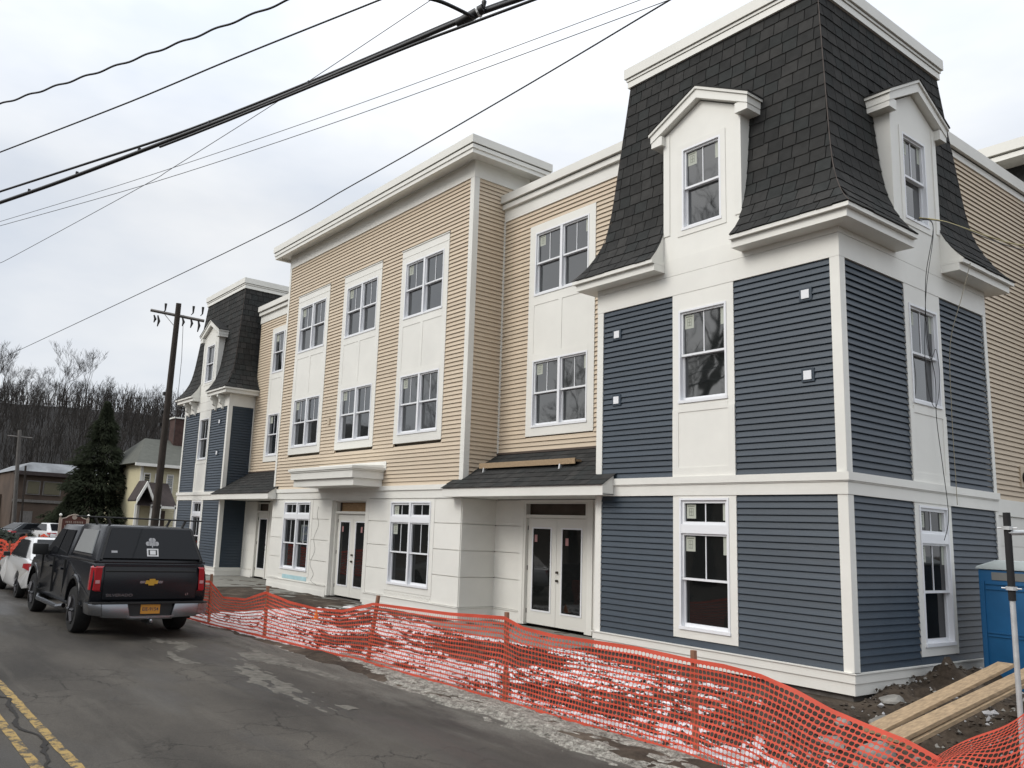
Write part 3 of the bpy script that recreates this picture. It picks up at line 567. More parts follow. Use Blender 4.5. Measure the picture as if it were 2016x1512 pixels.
def mansard(x0, x1, yb, dorm, faces, white_cheeks=True):
    cxm = (x0 + x1) / 2; cym = yb / 2
    PS = lambda u, o, z: (u, -o, z); PE = lambda u, o, z: (x1 + o, u, z); PW = lambda u, o, z: (x0 - o, u, z); PN = lambda u, o, z: (u, yb + o, z)
    defs = {'S': (x0, x1, PS, cxm), 'E': (0, yb, PE, cym), 'W': (0, yb, PW, cym), 'N': (x0, x1, PN, cxm)}
    for kf in 'SEWN':
        a, b, P, c = defs[kf]; hole = [(c - .84, c + .84, 9.9)] if kf in dorm else []
        if kf in faces: mansard_face(a, b, P, hole)
        mbk = MB()
        for (o0, z0), (o1, z1) in zip(PROF, PROF[1:]):
            o0 -= .012; o1 -= .012
            if hole and z1 < 8.3:
                mbk.add([P(a - o0, o0, z0), P(c - .85, o0, z0), P(c - .85, o1, z1), P(a - o1, o1, z1)], [(0, 1, 2, 3)]); mbk.add([P(c + .85, o0, z0), P(b + o0, o0, z0), P(b + o1, o1, z1), P(c + .85, o1, z1)], [(0, 1, 2, 3)])
            else: mbk.add([P(a - o0, o0, z0), P(b + o0, o0, z0), P(b + o1, o1, z1), P(a - o1, o1, z1)], [(0, 1, 2, 3)])
        part('mansard_roof', mbk, M['shback'], recalc=False)
        if hole:   # white cheeks closing the flared eave beside the dormer
            for uu in (c - .845, c + .845):
                pts = [P(uu, o - .0, z) for o, z in PROF if z < 7.9] + [P(uu, -.12, 7.95), P(uu, -.12, 7.02)]
                ck_ = MB(); s = -.02 if uu < c else .02; dv = Vector(P(uu + s, 0, 0)) - Vector(P(uu, 0, 0)); ck_.prism(pts, dv); part('eave_cheek', ck_, M['white'])
        # eave boards
        def eave(u0, u1, m0, m1):
            e_ = MB()
            def ring(o0, o1, z0, z1):
                ua, ub = (u0 - (o1 if m0 else 0)), (u1 + (o1 if m1 else 0)); va, vb = (u0 - (o0 if m0 else 0)), (u1 + (o0 if m1 else 0))
                e_.hexa([P(va, o0, z0), P(vb, o0, z0), P(ub, o1, z0), P(ua, o1, z0), P(va, o0, z1), P(vb, o0, z1), P(ub, o1, z1), P(ua, o1, z1)])
            ring(-.02, .345, 6.90, 7.03); ring(-.02, .41, 7.033, 7.098)
            part('eave_board', e_, M['white'])
        if hole: eave(a, c - .82, True, False); eave(c + .82, b, False, True)
        else: eave(a, b, True, True)
        if kf == 'S' or kf == 'E':
            pass
    # hip flashings
    for sx_, sy_ in ((1, -1), (-1, -1), (1, 1)):
        pts = [((x1 + o + .006) if sx_ > 0 else (x0 - o - .006), (-o - .006) if sy_ < 0 else (yb + o + .006), z) for o, z in PROF]
        part('hip_flashing', MB().tube(pts, .007, 5), M['copper'])
    # top cornice
    co = MB()
    def ringbox(o, z0, z1, t=.3):
        co.box(x0 - o, x1 + o, -o, -o + t, z0, z1); co.box(x0 - o, x1 + o, yb + o - t, yb + o, z0, z1); co.box(x0 - o, x0 - o + t, -o + t, yb + o - t, z0, z1); co.box(x1 + o - t, x1 + o, -o + t, yb + o - t, z0, z1)
    ringbox(-.355, 11.33, 11.455); ringbox(-.335, 11.47, 11.52)
    part('cornice', co, M['white'])
    g = MB(); g.box(x0 + .4, x1 - .4, .4, yb - .4, 11.3, 11.60); part('cornice_joint', g, M['gap'])
    co = MB(); ringbox(-.30, 11.535, 11.75); part('roof_cap', co, M['cap'])
def dormer(F, c, sticker=True):
    """white dormer flush with the wall, gabled, window in front."""
    b = MB(); a0, a1 = c - .84, c + .84; zt = 9.60; pk = 10.03
    w0, w1 = c - .42, c + .42
    # front wall with opening
    fb(b, F, a0, w0 - .0, 7.02, zt, -.06, .036); fb(b, F, w1, a1, 7.02, zt, -.06, .036); fb(b, F, w0, w1, 7.02, 7.62, -.06, .036); fb(b, F, w0, w1, 9.21, zt, -.06, .036)
    b.prism([F(a0, .036, zt), F(a1, .036, zt), F(c, .036, pk)], Vector(F(0, -1.1, 0)) - Vector(F(0, .036, 0)))
    fb(b, F, a0, a1, 7.45, zt, -1.1, -.11); fb(b, F, a0, w0, 7.45, zt, -.11, -.06); fb(b, F, w1, a1, 7.45, zt, -.11, -.06); fb(b, F, w0, w1, 9.21, zt, -.11, -.06)
    d = part('dormer', b, M['white'])
    # corner boards and window trim lips, roof
    t = MB(); fb(t, F, a0, a0 + .14, 7.60, zt, .036, .052); fb(t, F, a1 - .14, a1, 7.60, zt, .036, .052)
    fb(t, F, w0 - .10, w0 - .0, 7.52, 9.30, .036, .048); fb(t, F, w1, w1 + .10, 7.52, 9.30, .036, .048); fb(t, F, w0, w1, 9.21, 9.30, .036, .048); fb(t, F, w0, w1, 7.52, 7.62, .036, .048)
    part('dormer_trim', t, M['white'], d)
    ov = 1.06; zr = 9.50; zp = zr + ov * .50   # roof line (under side of the fascia at the tips)
    r = MB()
    for s in (-1, 1):
        r.prism([F(c, .17, zp + .02), F(c + s * ov, .17, zr + .02), F(c + s * ov, .17, zr + .16), F(c, .17, zp + .19)], Vector(F(0, -1.2, 0)) - Vector(F(0, .17, 0)))
        fb(r, F, min(c + s * .80, c + s * 1.05), max(c + s * .80, c + s * 1.05), zr - .08, zr + .10, -1.1, .155)       # return
    part('dormer_fascia', r, M['white'], d)
    for s in (-1, 1):
        q = MB().prism([F(c, .20, zp + .19), F(c + s * (ov + .03), .20, zr + .148), F(c + s * (ov + .03), .20, zr + .20), F(c, .20, zp + .245)], Vector(F(0, -1.2, 0)) - Vector(F(0, .20, 0)))
        part('dormer_fascia', q, M['cap'], d)
        q = MB().prism([F(c, .215, zp + .247), F(c + s * (ov + .045), .215, zr + .20), F(c + s * (ov + .045), .215, zr + .225), F(c, .215, zp + .275)], Vector(F(0, -1.2, 0)) - Vector(F(0, .215, 0)))
        part('dormer_roof', q, M['sh0'], d)
    window(F, w0, w1, 7.62, 9.21, 1, sticker=sticker)
TABS.clear()
mansard(T0, T1, TD, 'SE', 'SE')
tabs_right = list(TABS); TABS.clear()
mansard(L0, L1, TD, 'S', 'SE')
tabs_left = list(TABS); TABS.clear()
camv = Vector((6.472, -12, 2)); tabs_right.sort(key=lambda t: ((t[2] - camv).length))
hexf = [(0, 3, 2, 1), (4, 5, 6, 7), (0, 1, 5, 4), (1, 2, 6, 5), (2, 3, 7, 6), (3, 0, 4, 7)]
front = [t for t in tabs_right if t[2].y < .45 and t[2].x < .42 and abs(t[2].x) >= 0]
keep = set(id(t) for t in front[:300])
for t in front[:300]: part('shingle', MB().add(t[0], hexf), SHM[t[1]])
mb = MB()
for t in tabs_right:
    if id(t) not in keep: mb.add(t[0], hexf, t[1])
for t in tabs_left: mb.add(t[0], hexf, t[1])
part('mansard_shingles', mb, SHM)['kind'] = 'stuff'
dormer(FS, -2.475); dormer(FE0, 2.60); dormer(FS, -26.94, False)
part('wall', MB().box(T0 + .5, T1 - .5, .5, TD - .5, 6.9, 11.3), M['shback']); part('wall', MB().box(L0 + .5, L1 - .5, .5, TD - .5, 6.9, 11.3), M['shback'])
# brackets under the left tower eaves
for u in (-25.0, -25.75, -28.1, -28.85):
    b = MB().prism([(u - .06, -.04, 6.88), (u - .06, -.33, 6.88), (u - .06, -.33, 6.80), (u - .06, -.24, 6.72), (u - .06, -.22, 6.58), (u - .06, -.12, 6.50), (u - .06, -.10, 6.36), (u - .06, -.04, 6.32)], (.12, 0, 0))
    part('eave_bracket', b, M['white'])

# ---------- centre block -----------------------------------------------------
ZC = 10.82
sheath(FS, C0 + .02, C1 - .02, 2.9, ZC, M['core']); sheath(FEC, .02, 2.1, 2.9, ZC, M['core'])
siding(FS, C0 + .12, C1 - .12, Z_B2, ZC, M['beige'], 'siding_board', holes=[(a, b, 4.23, 9.60) for a, b in ((-12.43, -10.23), (-15.70, -13.50), (-18.87, -16.65))], joined_from=-18.8)
siding(FEC, .12, 1.72, Z_B2, ZC, M['beige'], 'siding_board', False)
for F, ua, ub in ((FS, C0, C0 + .12), (FS, C1 - .12, C1 - .001), (FEC, -.04, .13)): part('corner_trim', fb(MB(), F, ua, ub, Z_B2, ZC, -.02 if F is FS else 0, .04), M['white'])
cn = MB(); cn.box(C1 + .0, C1 + .05, YR - .055, YR - .0, 3.0, 9.86); part('corner_trim', cn, M['white'])
fz_ = MB(); fb(fz_, FS, C0, C1 + .042, ZC, 11.26, W_, .045); fb(fz_, FEC, -.041, 1.80, ZC, 11.26, .0, .045); part('frieze_board', fz_, M['white'])
co = MB(); xe = C1 + .46; xw = C0 - .44; yf = -.45; yb_ = 2.12
co.box(xw, xe, yf, yb_, 11.262, 11.30); co.box(xw, xe, yf, yf + .12, 11.19, 11.262); co.box(xe - .12, xe, yf + .12, yb_, 11.19, 11.262); co.box(xw, xw + .12, yf + .12, yb_, 11.19, 11.262)
co.box(xw - .03, xe + .03, yf - .03, yb_ + .01, 11.30, 11.40); part('cornice', co, M['white'])
part('cornice_joint', MB().box(xw - .02, xe + .02, yf - .02, yb_ - .05, 11.40, 11.425), M['gap'])
part('roof_cap', MB().box(xw - .06, xe + .06, yf - .06, yb_ + .04, 11.425, 11.63), M['cap'])
for i, (a, b) in enumerate(((-12.43, -10.23), (-15.70, -13.50), (-18.87, -16.65))):
    u2, u3 = a + .2, b - .2
    mb = MB(); fb(mb, FS, a, u2, 4.23, 9.60, W_, .04); fb(mb, FS, u3, b, 4.23, 9.60, W_, .04); fb(mb, FS, u2, u3, 9.22, 9.60, W_, .04); fb(mb, FS, u2, u3, 4.23, 4.45, W_, .04)
    fb(mb, FS, u2, u3, 6.05, 7.62, W_, .032); fb(mb, FS, a, b, 9.40, 9.415, .04, .048)
    fb(mb, FS, a - .02, b + .02, 9.60, 9.625, W_, .06); part('window_casing', mb, M['white'])
    p = MB(); m_ = (a + b) / 2
    fb(p, FS, u2, u3, 7.42, 7.62, .032, .042); fb(p, FS, u2, u3, 6.05, 6.20, .032, .042); fb(p, FS, m_ - .06, m_ + .06, 6.20, 7.42, .032, .042); part('panel', p, M['white'])
    window(FS, u2, u3, 7.62, 9.22, 2); window(FS, u2, u3, 4.45, 6.05, 2)
part('electrical_box', fb(MB(), FS, -16.20, -16.08, 5.05, 5.25, 0, .06), M['beige'])
# ground floor of the centre: belt, white panels with joints, openings
bt = MB(); fb(bt, FS, C0 - .0, C1 + .047, Z_B0, Z_B1, W_, .05); fb(bt, FS, C0 - .0, C1 + .08, Z_B1, Z_B2, W_, .085); fb(bt, FEC, -.045, YR, Z_B0, Z_B1 - .004, 0, .05); part('belt_board', bt, M['white'])
def base3(F, u0, u1):
    bs = MB(); fb(bs, F, u0, u1, Z_BASE - .02, Z_BASE, W_, .06); fb(bs, F, u0, u1, .10, Z_BASE - .02, W_, .04); fb(bs, F, u0, u1, -.06, .10, W_, .048); part('base_board', bs, M['white'])
rows = [Z_BASE, .95, 1.56, 2.18, Z_B0]
def panels(F, spans, w1=.02):
    for u0, u1 in spans:
        for a, b in zip(rows, rows[1:]): part('panel', fb(MB(), F, u0 + .003, u1 - .003, a + .009, b - .009, W_, w1), M['white'])
        part('wall', fb(MB(), F, u0, u1, Z_BASE, Z_B0, W_ - .02, -.012), M['white'])
for u0, u1 in ((C0, -15.70), (-13.54, C1 + .036)): base3(FS, u0, u1)
base3(FEC, -.035, YR); base3(FR, C1 + .03, -8.36)
panels(FS, [(C0, -18.95), (-16.82, -15.75), (-13.49, -12.50), (-10.37, C1)]); panels(FEC, [(0.0, YR)]); panels(FR, [(C1, -8.36)])
for u0, u1, s in ((-18.80, -16.97, False), (-12.35, -10.52, True)):
    casing(FS, u0 - .15, u1 + .15, .42, 2.76, u0, u1, .58, 2.70, w1=.03); part('panel', fb(MB(), FS, u0 - .15, u1 + .15, Z_BASE, .42, W_, .02), M['white'])
    part('panel', fb(MB(), FS, u0 - .15, u1 + .15, 2.76, Z_B0, W_, .02), M['white'])
    window(FS, u0, u1, .58, 2.70, 2, trans=2.24, sticker=s)
# poster behind the glass of the left ground-floor window
ps = MB(); fb(ps, FS, -17.62, -17.09, 1.47, 1.99, -.0295, -.0285); o = part('window_poster', ps, mat('grey_poster', (.10, .115, .11), .5))
for txt, zz, sz in (('OR', 1.83, .27), ('ASE', 1.585, .22)):
    put_text('poster_letters', txt, sz, M['ink'], o, Matrix.Translation(Vector((-17.36, .0280, zz)) - Vector(BO)) @ Matrix.Rotation(math.pi / 2, 4, 'X'), depth=.0005, bold=.008)
part('membrane_strip', fb(MB(), FS, -18.62, -16.95, .30, .42, .02, .034), M['tape'])
part('membrane_strip', fb(MB(), FS, -12.45, -10.45, .285, .34, .02, .028), M['cap'])
# scalloped bead under the right ground-floor window
for i in range(22):
    u = -12.5 + i * .097; part('foam_bead', fb(MB(), FS, u, u + .05, .34 + .012 * (i % 2), .37 + .012 * (i % 2), .02, .03), M['cap'])
# doors
def door_set(F, u0, u1, z0, zt, zh, n=2, boardm='plywood', wd=.0):
    fr = MB(); fb(fr, F, u0, u0 + .07, z0, zh, W_, .03); fb(fr, F, u1 - .07, u1, z0, zh, W_, .03); fb(fr, F, u0 + .07, u1 - .07, zt, zt + .07, W_ - .02, .02); fb(fr, F, u0 + .07, u1 - .07, zh - .04, zh, W_, .03)
    part('door_frame', fr, M['door'])
    part('transom_board', fb(MB(), F, u0 + .07, u1 - .07, zt + .07, zh - .04, -.26, -.16), M[boardm])
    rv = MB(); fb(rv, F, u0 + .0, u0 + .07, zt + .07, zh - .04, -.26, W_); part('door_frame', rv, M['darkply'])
    lw = (u1 - u0 - .14) / n
    for i in range(n):
        a = u0 + .07 + i * lw + .004; b = a + lw - .008; c, d = z0 + .03, zt - .005; s = .17 if n == 2 else .16
        lf = MB(); w0, w1 = -.09, -.05
        fb(lf, F, a, a + s, c, d, w0, w1); fb(lf, F, b - s, b, c, d, w0, w1); fb(lf, F, a + s, b - s, c, c + .30, w0, w1); fb(lf, F, a + s, b - s, d - .22, d, w0, w1)
        lf_ = part('door', lf, M['door'])
        t = MB()
        for (x0, x1, y0, y1) in ((a + s - .02, a + s + .015, c + .28, d - .20), (b - s - .015, b - s + .02, c + .28, d - .20), (a + s + .015, b - s - .015, c + .28, c + .315), (a + s + .015, b - s - .015, d - .235, d - .20)): fb(t, F, x0, x1, y0, y1, w1, w1 + .014)
        part('glazing_bead', t, M['white2'], lf_); part('pane', fb(MB(), F, a + s, b - s, c + .30, d - .22, w0 + .01, w1 - .008), M['glass_low'], lf_)
        if i == (1 if n == 2 else 0):
            uk = a + .045 if n == 2 else b - .07
            for vk in (1.02, 1.20):
                kn = MB(); p = F(uk, w1, z0 + vk); q = F(uk, w1 + .05, z0 + vk); kn.tube([p, q], .028, 10); part('knob', kn, M['brass'], lf_)
        for k, vv in enumerate((.30, 1.25, 2.15)):
            uh = a - .01 if i == 0 else b - .01; part('hinge', fb(MB(), F, uh, uh + .02, z0 + vv - .05, z0 + vv + .05, w1, w1 + .012), M['brass'], lf_)
    return lf_
F2 = face('S', .12)
d1 = door_set(F2, -15.60, -13.66, .0, 2.36, 2.73); 
rv = MB(); rv.box(-15.75, -15.60, -.03, .22, .0, 2.785); rv.box(-13.66, -13.49, -.03, .22, .0, 2.785); rv.box(-15.6, -13.66, -.03, .22, 2.73, 2.785); part('door_casing', rv, M['white'])
d2 = door_set(FR, -8.24, -6.20, .0, 2.38, 2.74, boardm='darkply')
rv = MB(); fb(rv, FR, -8.36, -8.24, 0, 2.785, W_, .04); fb(rv, FR, -6.20, -6.05, 0, 2.785, W_, .04); fb(rv, FR, -8.24, -6.2, 2.74, 2.785, W_, .04); part('door_casing', rv, M['white'])
for F, a, b in ((FR, -6.05, T0),):
    part('wall', fb(MB(), F, a, b, -.03, Z_B0, W_, .01), M['white'])
    for z0, z1 in ((.30, 1.15), (1.2, 2.0), (2.05, 2.7)):
        p = MB(); fb(p, F, a + .22, a + .26, z0, z1, .01, .02); fb(p, F, a + .26, b - .12, z0, z0 + .03, .01, .02); part('panel', p, M['white'])
d3 = door_set(FR, -23.42, -22.30, .0, 2.36, 2.74, n=1, boardm='darkply')
part('wall', fb(MB(), FR, L1, -23.5, .0, Z_B0, W_, .0), M['white']); part('wall', fb(MB(), FR, -22.30, C0, 0, Z_B0, W_, .0), M['white']); part('door_casing', fb(MB(), FR, -23.5, -23.42, 0, 2.785, W_, .03), M['white'])
panels(FR, [(L1 + .02, -23.52)]); base3(FR, L1, -23.5)
for (u, v) in ((-7.95, 2.0), (-6.95, 1.95), (-15.28, 2.0), (-14.2, 2.0)):
    F = FR if u > -9 else F2; st = MB(); fb(st, F, u, u + .09, v - .16, v, -.0575, -.056); part('door_sticker', st, mat('pink_label', (.35, .18, .18), .6))
# small canopy above the centre door
cc = -14.66; cy_ = MB()
cy_.box(cc - 1.78, cc + 1.78, -.92, -.03, 3.09, 3.29); cy_.box(cc - 1.84, cc + 1.84, -1.0, -.03, 3.29, 3.49)
cp = part('door_canopy', cy_, M['white'])
t = MB(); t.box(cc - 1.88, cc + 1.88, -1.03, -.03, 3.49, 3.53); t.box(cc - 1.92, cc + 1.92, -1.06, -.03, 3.53, 3.60); t.hexa([(cc - 1.90, -1.04, 3.60), (cc + 1.90, -1.04, 3.60), (cc + 1.90, -.03, 3.60), (cc - 1.90, -.03, 3.60), (cc - 1.86, -1.0, 3.62), (cc + 1.86, -1.0, 3.62), (cc + 1.86, -.03, 3.68), (cc - 1.86, -.03, 3.68)]); part('canopy_cap', t, M['cap'], cp)
part('panel', fb(MB(), FS, cc - 1.9, cc + 1.95, 3.55, 3.78, -.02, .04), M['white'])

# ---------- recessed wings -----------------------------------------------------
for (a, b, single, win_spans) in ((C1, T0, True, [(-8.27, -6.08)]), (L1, C0, False, [(-23.2, -21.02)])):
    sheath(FR, a, b, 2.8, 9.9, M['core']); siding(FR, a + .05, b, 3.30, 9.86, M['beige'], 'siding_board', single, holes=[(p, q, 4.26, 9.44) for p, q in win_spans])
    for u0, u1 in win_spans:
        u2, u3 = u0 + .2, u1 - .2; mb = MB()
        fb(mb, FR, u0, u2, 4.26, 9.44, W_, .04); fb(mb, FR, u3, u1, 4.26, 9.44, W_, .04); fb(mb, FR, u2, u3, 9.24, 9.44, W_, .04); fb(mb, FR, u2, u3, 4.26, 4.46, W_, .04); fb(mb, FR, u2, u3, 6.06, 7.64, W_, .032); part('window_casing', mb, M['white'])
        m_ = (u0 + u1) / 2; p = MB(); fb(p, FR, u2, u3, 7.42, 7.64, .032, .042); fb(p, FR, u2, u3, 6.06, 6.22, .032, .042); fb(p, FR, m_ - .06, m_ + .06, 6.22, 7.42, .032, .042); part('panel', p, M['white'])
        window(FR, u2, u3, 7.64, 9.24, 2); window(FR, u2, u3, 4.46, 6.06, 2)
    fz_ = MB(); fb(fz_, FR, a, b, 9.86, 10.20, W_, .045); part('frieze_board', fz_, M['white'])
    co = MB(); fb(co, FR, a + .0, b + .3, 10.17, 10.30, .045, .13); fb(co, FR, a, b + .3, 10.20, 10.30, -.3, .045); part('cornice', co, M['white'])
    part('roof_cap', fb(MB(), FR, a + .0, b + .25, 10.325, 10.53, -.3, .20), M['cap']); part('cornice_joint', fb(MB(), FR, a + .01, b + .2, 10.30, 10.325, -.3, .10), M['gap'])
# side return of the building behind the right tower
sheath(FSD, TD - .2, 13, 2.6, 10.2, M['core']); siding(FSD, TD, 13, 3.11, 10.08, M['beige'], 'siding_board', False)
part('belt_board', fb(MB(), FSD, TD, 13, 10.08, 10.22, W_, .04), M['white']); part('belt_board', fb(MB(), FSD, TD, 13, Z_B0, 3.11, W_, .05), M['white'])
part('roof_cap', fb(MB(), FSD, TD, 13, 10.24, 10.50, -.3, .12), M['cap']); part('cornice_joint', fb(MB(), FSD, TD, 13, 10.22, 10.24, -.3, .05), M['gap'])
part('wall', fb(MB(), FSD, TD, 13, -.05, Z_B0, W_, .0), M['white'])
for a, b in ((.3, .95), (.95, 1.56), (1.56, 2.18), (2.18, 2.77)): part('panel', fb(MB(), FSD, TD, 13, a + .006, b - .006, .0, .018), M['white'])
ol = part('wall_outlet', fb(MB(), FSD, 8.02, 8.35, 3.42, 3.86, .0, .05), M['beige']); part('outlet_hood', MB().lathe(FSD(8.19, .05, 3.63), [(.11, 0), (.11, .05), (.07, .07)], 14, 'x'), M['plastic'], ol)
# third tower of the same building further back along the side street
x0, x1, y0 = -4.95, .0, 9.75
t3 = MB(); t3.hexa([(x0, y0, 7.1), (x1, y0, 7.1), (x1, 13, 7.1), (x0, 13, 7.1), (x0 + .41, y0 + .41, 11.36), (x1 - .41, y0 + .41, 11.36), (x1 - .41, 13, 11.36), (x0 + .41, 13, 11.36)]); part('mansard_roof', t3, M['sh0'])
t3 = MB(); t3.box(x0, x1, y0, 13, -.04, 7.1); part('wall', t3, M['blue'])
co = MB(); co.box(x0 - .2, x1 + .2, y0 - .2, 13, 11.33, 11.455); part('cornice', co, M['white']); part('cornice_joint', MB().box(x0 - .1, x1 + .1, y0 - .1, 13, 11.455, 11.50), M['gap']); part('roof_cap', MB().box(x0 - .26, x1 + .26, y0 - .26, 13, 11.50, 11.75), M['cap'])

# ---------- porch roofs ---------------------------------------------------------
def porch(xa, xb, xi0, xi1):
    """lean-to roof in the recess; eave runs xa..xb at y -.35, inner part between xi0 and xi1 back to the recess wall."""
    ye, ze, zb = -.36, 3.00, 3.885; sl = (zb - ze) / (YR - ye)
    s = MB(); s.box(xa, xb, ye + .01, -.04, 2.80, 2.82); s.box(xi0, xi1, -.04, YR, 2.80, 2.82); part('porch_soffit', s, M['white'])
    f = MB(); f.box(xa, xb, ye, ye + .03, 2.79, 2.995)
    for xx in (xa, xb - .03): f.prism([(xx, ye + .03, 2.79), (xx, -.06, 2.79), (xx, -.06, ze + sl * (-.06 - ye)), (xx, ye + .03, ze + sl * .03 - .01)], (.03, 0, 0))
    part('porch_fascia', f, M['white'])
    d = MB(); d.add([(xa, ye, ze), (xb, ye, ze), (xb, -.05, ze + sl * (-.05 - ye)), (xa, -.05, ze + sl * (-.05 - ye))], [(0, 1, 2, 3)]); d.add([(xi0, -.05, ze + sl * (-.05 - ye)), (xi1, -.05, ze + sl * (-.05 - ye)), (xi1, YR, zb), (xi0, YR, zb)], [(0, 1, 2, 3)])
    part('porch_roof', d, M['shback'], recalc=False)
    nrm = Vector((0, -sl, 1)).normalized(); tabs = MB(); k = 0; yy = ye - .03
    while yy < YR - .02:
        y1 = min(yy + .19, YR); u = xa - .03 - (k % 2) * .13 - random.uniform(0, .05)
        while u < xb + .03:
            ww = random.choice((.14, .17, .2, .23)); a, b = max(u, xa - .03 if yy < -.1 else xi0 + .01), min(u + ww - .004, xb + .03 if yy < -.1 else xi1 - .01); u += ww
            if b - a < .02: continue
            z0 = ze + sl * (yy - ye); z1 = ze + sl * (y1 - ye); t0 = .016 + random.choice((0, .006)); q = [(a, yy, z0), (b, yy, z0), (b, y1, z1), (a, y1, z1)]
            tabs.add([tuple(Vector(p) + nrm * .003) for p in q] + [tuple(Vector(p) + nrm * (t0 if i < 2 else .006)) for i, p in enumerate(q)], hexf, random.randrange(4))
        yy += .172; k += 1
    part('porch_shingles', tabs, SHM)['kind'] = 'stuff'
    part('roof_flashing', MB().box(xi0, xi1, YR - .06, YR, zb - .01, zb + .035), M['copper'])
porch(-9.62, -4.50, C1 + .01, T0 - .01)
porch(-24.60, -19.45, L1 + .01, C0 - .01)
# ---------------------------------------------------------------- vehicles
def outline_body(pts, hw, g, name, mtl, parent, bevel=.03, cuts=None):
    """side outline (x,z) extruded over +-hw; g(x,z)->half width factor."""
    mb = MB(); n = len(pts)
    mb.prism([(x, -1.0, z) for x, z in pts], (0, 2.0, 0)); mb.v = [(x, y * hw * g(x, z), z) for x, y, z in mb.v]
    return build(name, mb, mtl, parent, smooth='auto', bevel=bevel)
def arc(cx_, cz_, r, a0, a1, n=10): return [(cx_ + r * math.cos(math.radians(a0 + (a1 - a0) * i / n)), cz_ + r * math.sin(math.radians(a0 + (a1 - a0) * i / n))) for i in range(n + 1)]
def wheel(parent, x, y, r, wd, side):
    t = MB().lathe((x, y - wd / 2, r), [(r * .62, 0), (r * .93, .0), (r, .04), (r, wd - .04), (r * .93, wd), (r * .62, wd)], 28, 'y')
    w_ = build('wheel', t, M['tyre'], parent, smooth='auto')
    yo = y + side * (wd / 2 - .02); rm = MB().lathe((x, yo - .03, r), [(r * .62, 0), (r * .64, .03), (r * .60, .05), (r * .2, .045)], 24, 'y')
    for k in range(6):
        a = math.radians(60 * k); d = Vector((math.cos(a), 0, math.sin(a))); p = Vector((x, yo + side * .02, r)); rm.tube([p + d * r * .12, p + d * r * .58], [.05, .035], 4)
    build('rim', rm, M['rim'], w_)
    return w_
# --- pickup with topper; local origin on the road under the tail, front towards -x
tk = thing('pickup_truck', 'dark grey pickup truck with a capped bed and chrome bumper parked beside the orange fence', 'pickup truck', (-9.22, -7.10, RZ))
tk.scale = (1.035, 1.045, 1.045)
pts = [(-.06, .60), (-.02, .70), (0, 1.00), (-.03, 1.22), (-.05, 1.27), (-2.02, 1.27), (-4.32, 1.24), (-4.6, 1.20), (-5.55, 1.10), (-5.78, .98), (-5.83, .60), (-5.75, .42), (-5.40, .40)] + arc(-4.82, .44, .50, 180, 0)[0:] + [(-4.30, .42), (-1.74, .42)] + arc(-1.17, .44, .50, 180, 0) + [(-.62, .48)]
gb = lambda x, z: (1 - .05 * max(0, (z - .95)) / .3 - .07 * max(0, .62 - z) / .25) * (1 - .10 * max(0, (-x - 5.0)) / .83)
outline_body(pts, 1.0, gb, 'body', M['truck'], tk, .035)
build('wheel_well', MB().box(-5.4, -.65, -.90, .90, .45, 1.1), M['plastic'], tk)
# fender flares and side crease
for s in (-1, 1):
    for cx_ in (-1.17, -4.82):
        f = MB(); a = arc(cx_, .44, .50, 8, 172, 12); b = arc(cx_, .44, .57, 8, 172, 12)
        vs = []; 
        for (p, q) in zip(a, b): vs += [(p[0], s * .985, p[1]), (p[0], s * 1.02, p[1]), (q[0], s * 1.0, q[1]), (q[0], s * .96, q[1])]
        f.add(vs, [(4 * i + k, 4 * i + (k + 1) % 4, 4 * i + 4 + (k + 1) % 4, 4 * i + 4 + k) for i in range(12) for k in range(4)]); build('wheel_arch', f, M['truck'], tk, smooth=True)
for s in (-1, 1):
    for x in (-2.06, -3.05, -4.12): build('door_seam', MB().box(x - .006, x + .006, s * .985 - .02, s * .985 + .018, .55, 1.22), M['plastic'], tk)
    for x in (-2.30, -3.28): build('door_handle', MB().box(x - .09, x + .09, s * 1.0 - .03, s * 1.0 + .03, 1.02, 1.06), M['truck'], tk)
# cab
def taper_box(x0b, x1b, x0t, x1t, yb, yt, zb, zt): return MB().hexa([(x1b, -yb, zb), (x0b, -yb, zb), (x0b, yb, zb), (x1b, yb, zb), (x1t, -yt, zt), (x0t, -yt, zt), (x0t, yt, zt), (x1t, yt, zt)])
cab = build('cab', taper_box(-2.03, -4.42, -2.15, -3.55, .93, .74, 1.24, 1.86), M['truck'], tk, bevel=.05, smooth='auto')
for s in (-1, 1):
    for (a, b, c, d) in ((-2.30, -3.10, -2.38, -3.05), (-3.18, -4.15, -3.14, -3.58)):
        g = MB().prism([(a, s * .905, 1.30), (b, s * .905, 1.30), (d, s * .775, 1.76), (c, s * .775, 1.76)], (0, s * .02, 0)); build('side_window', g, M['cglass'], tk)
build('windscreen', MB().prism([(-4.40, -.82, 1.28), (-4.40, .82, 1.28), (-3.60, .68, 1.82), (-3.60, -.68, 1.82)], (-.02, 0, .02)), M['cglass'], tk)
for s in (-1, 1):
    mr_ = MB().box(-3.98, -3.86, s * .95, s * 1.24, 1.22, 1.45); mm_ = build('mirror', mr_, M['plastic'], tk, bevel=.035, smooth='auto')
    build('mirror_arm', MB().box(-3.97, -3.90, s * .86, s * .97, 1.24, 1.30), M['plastic'], mm_)
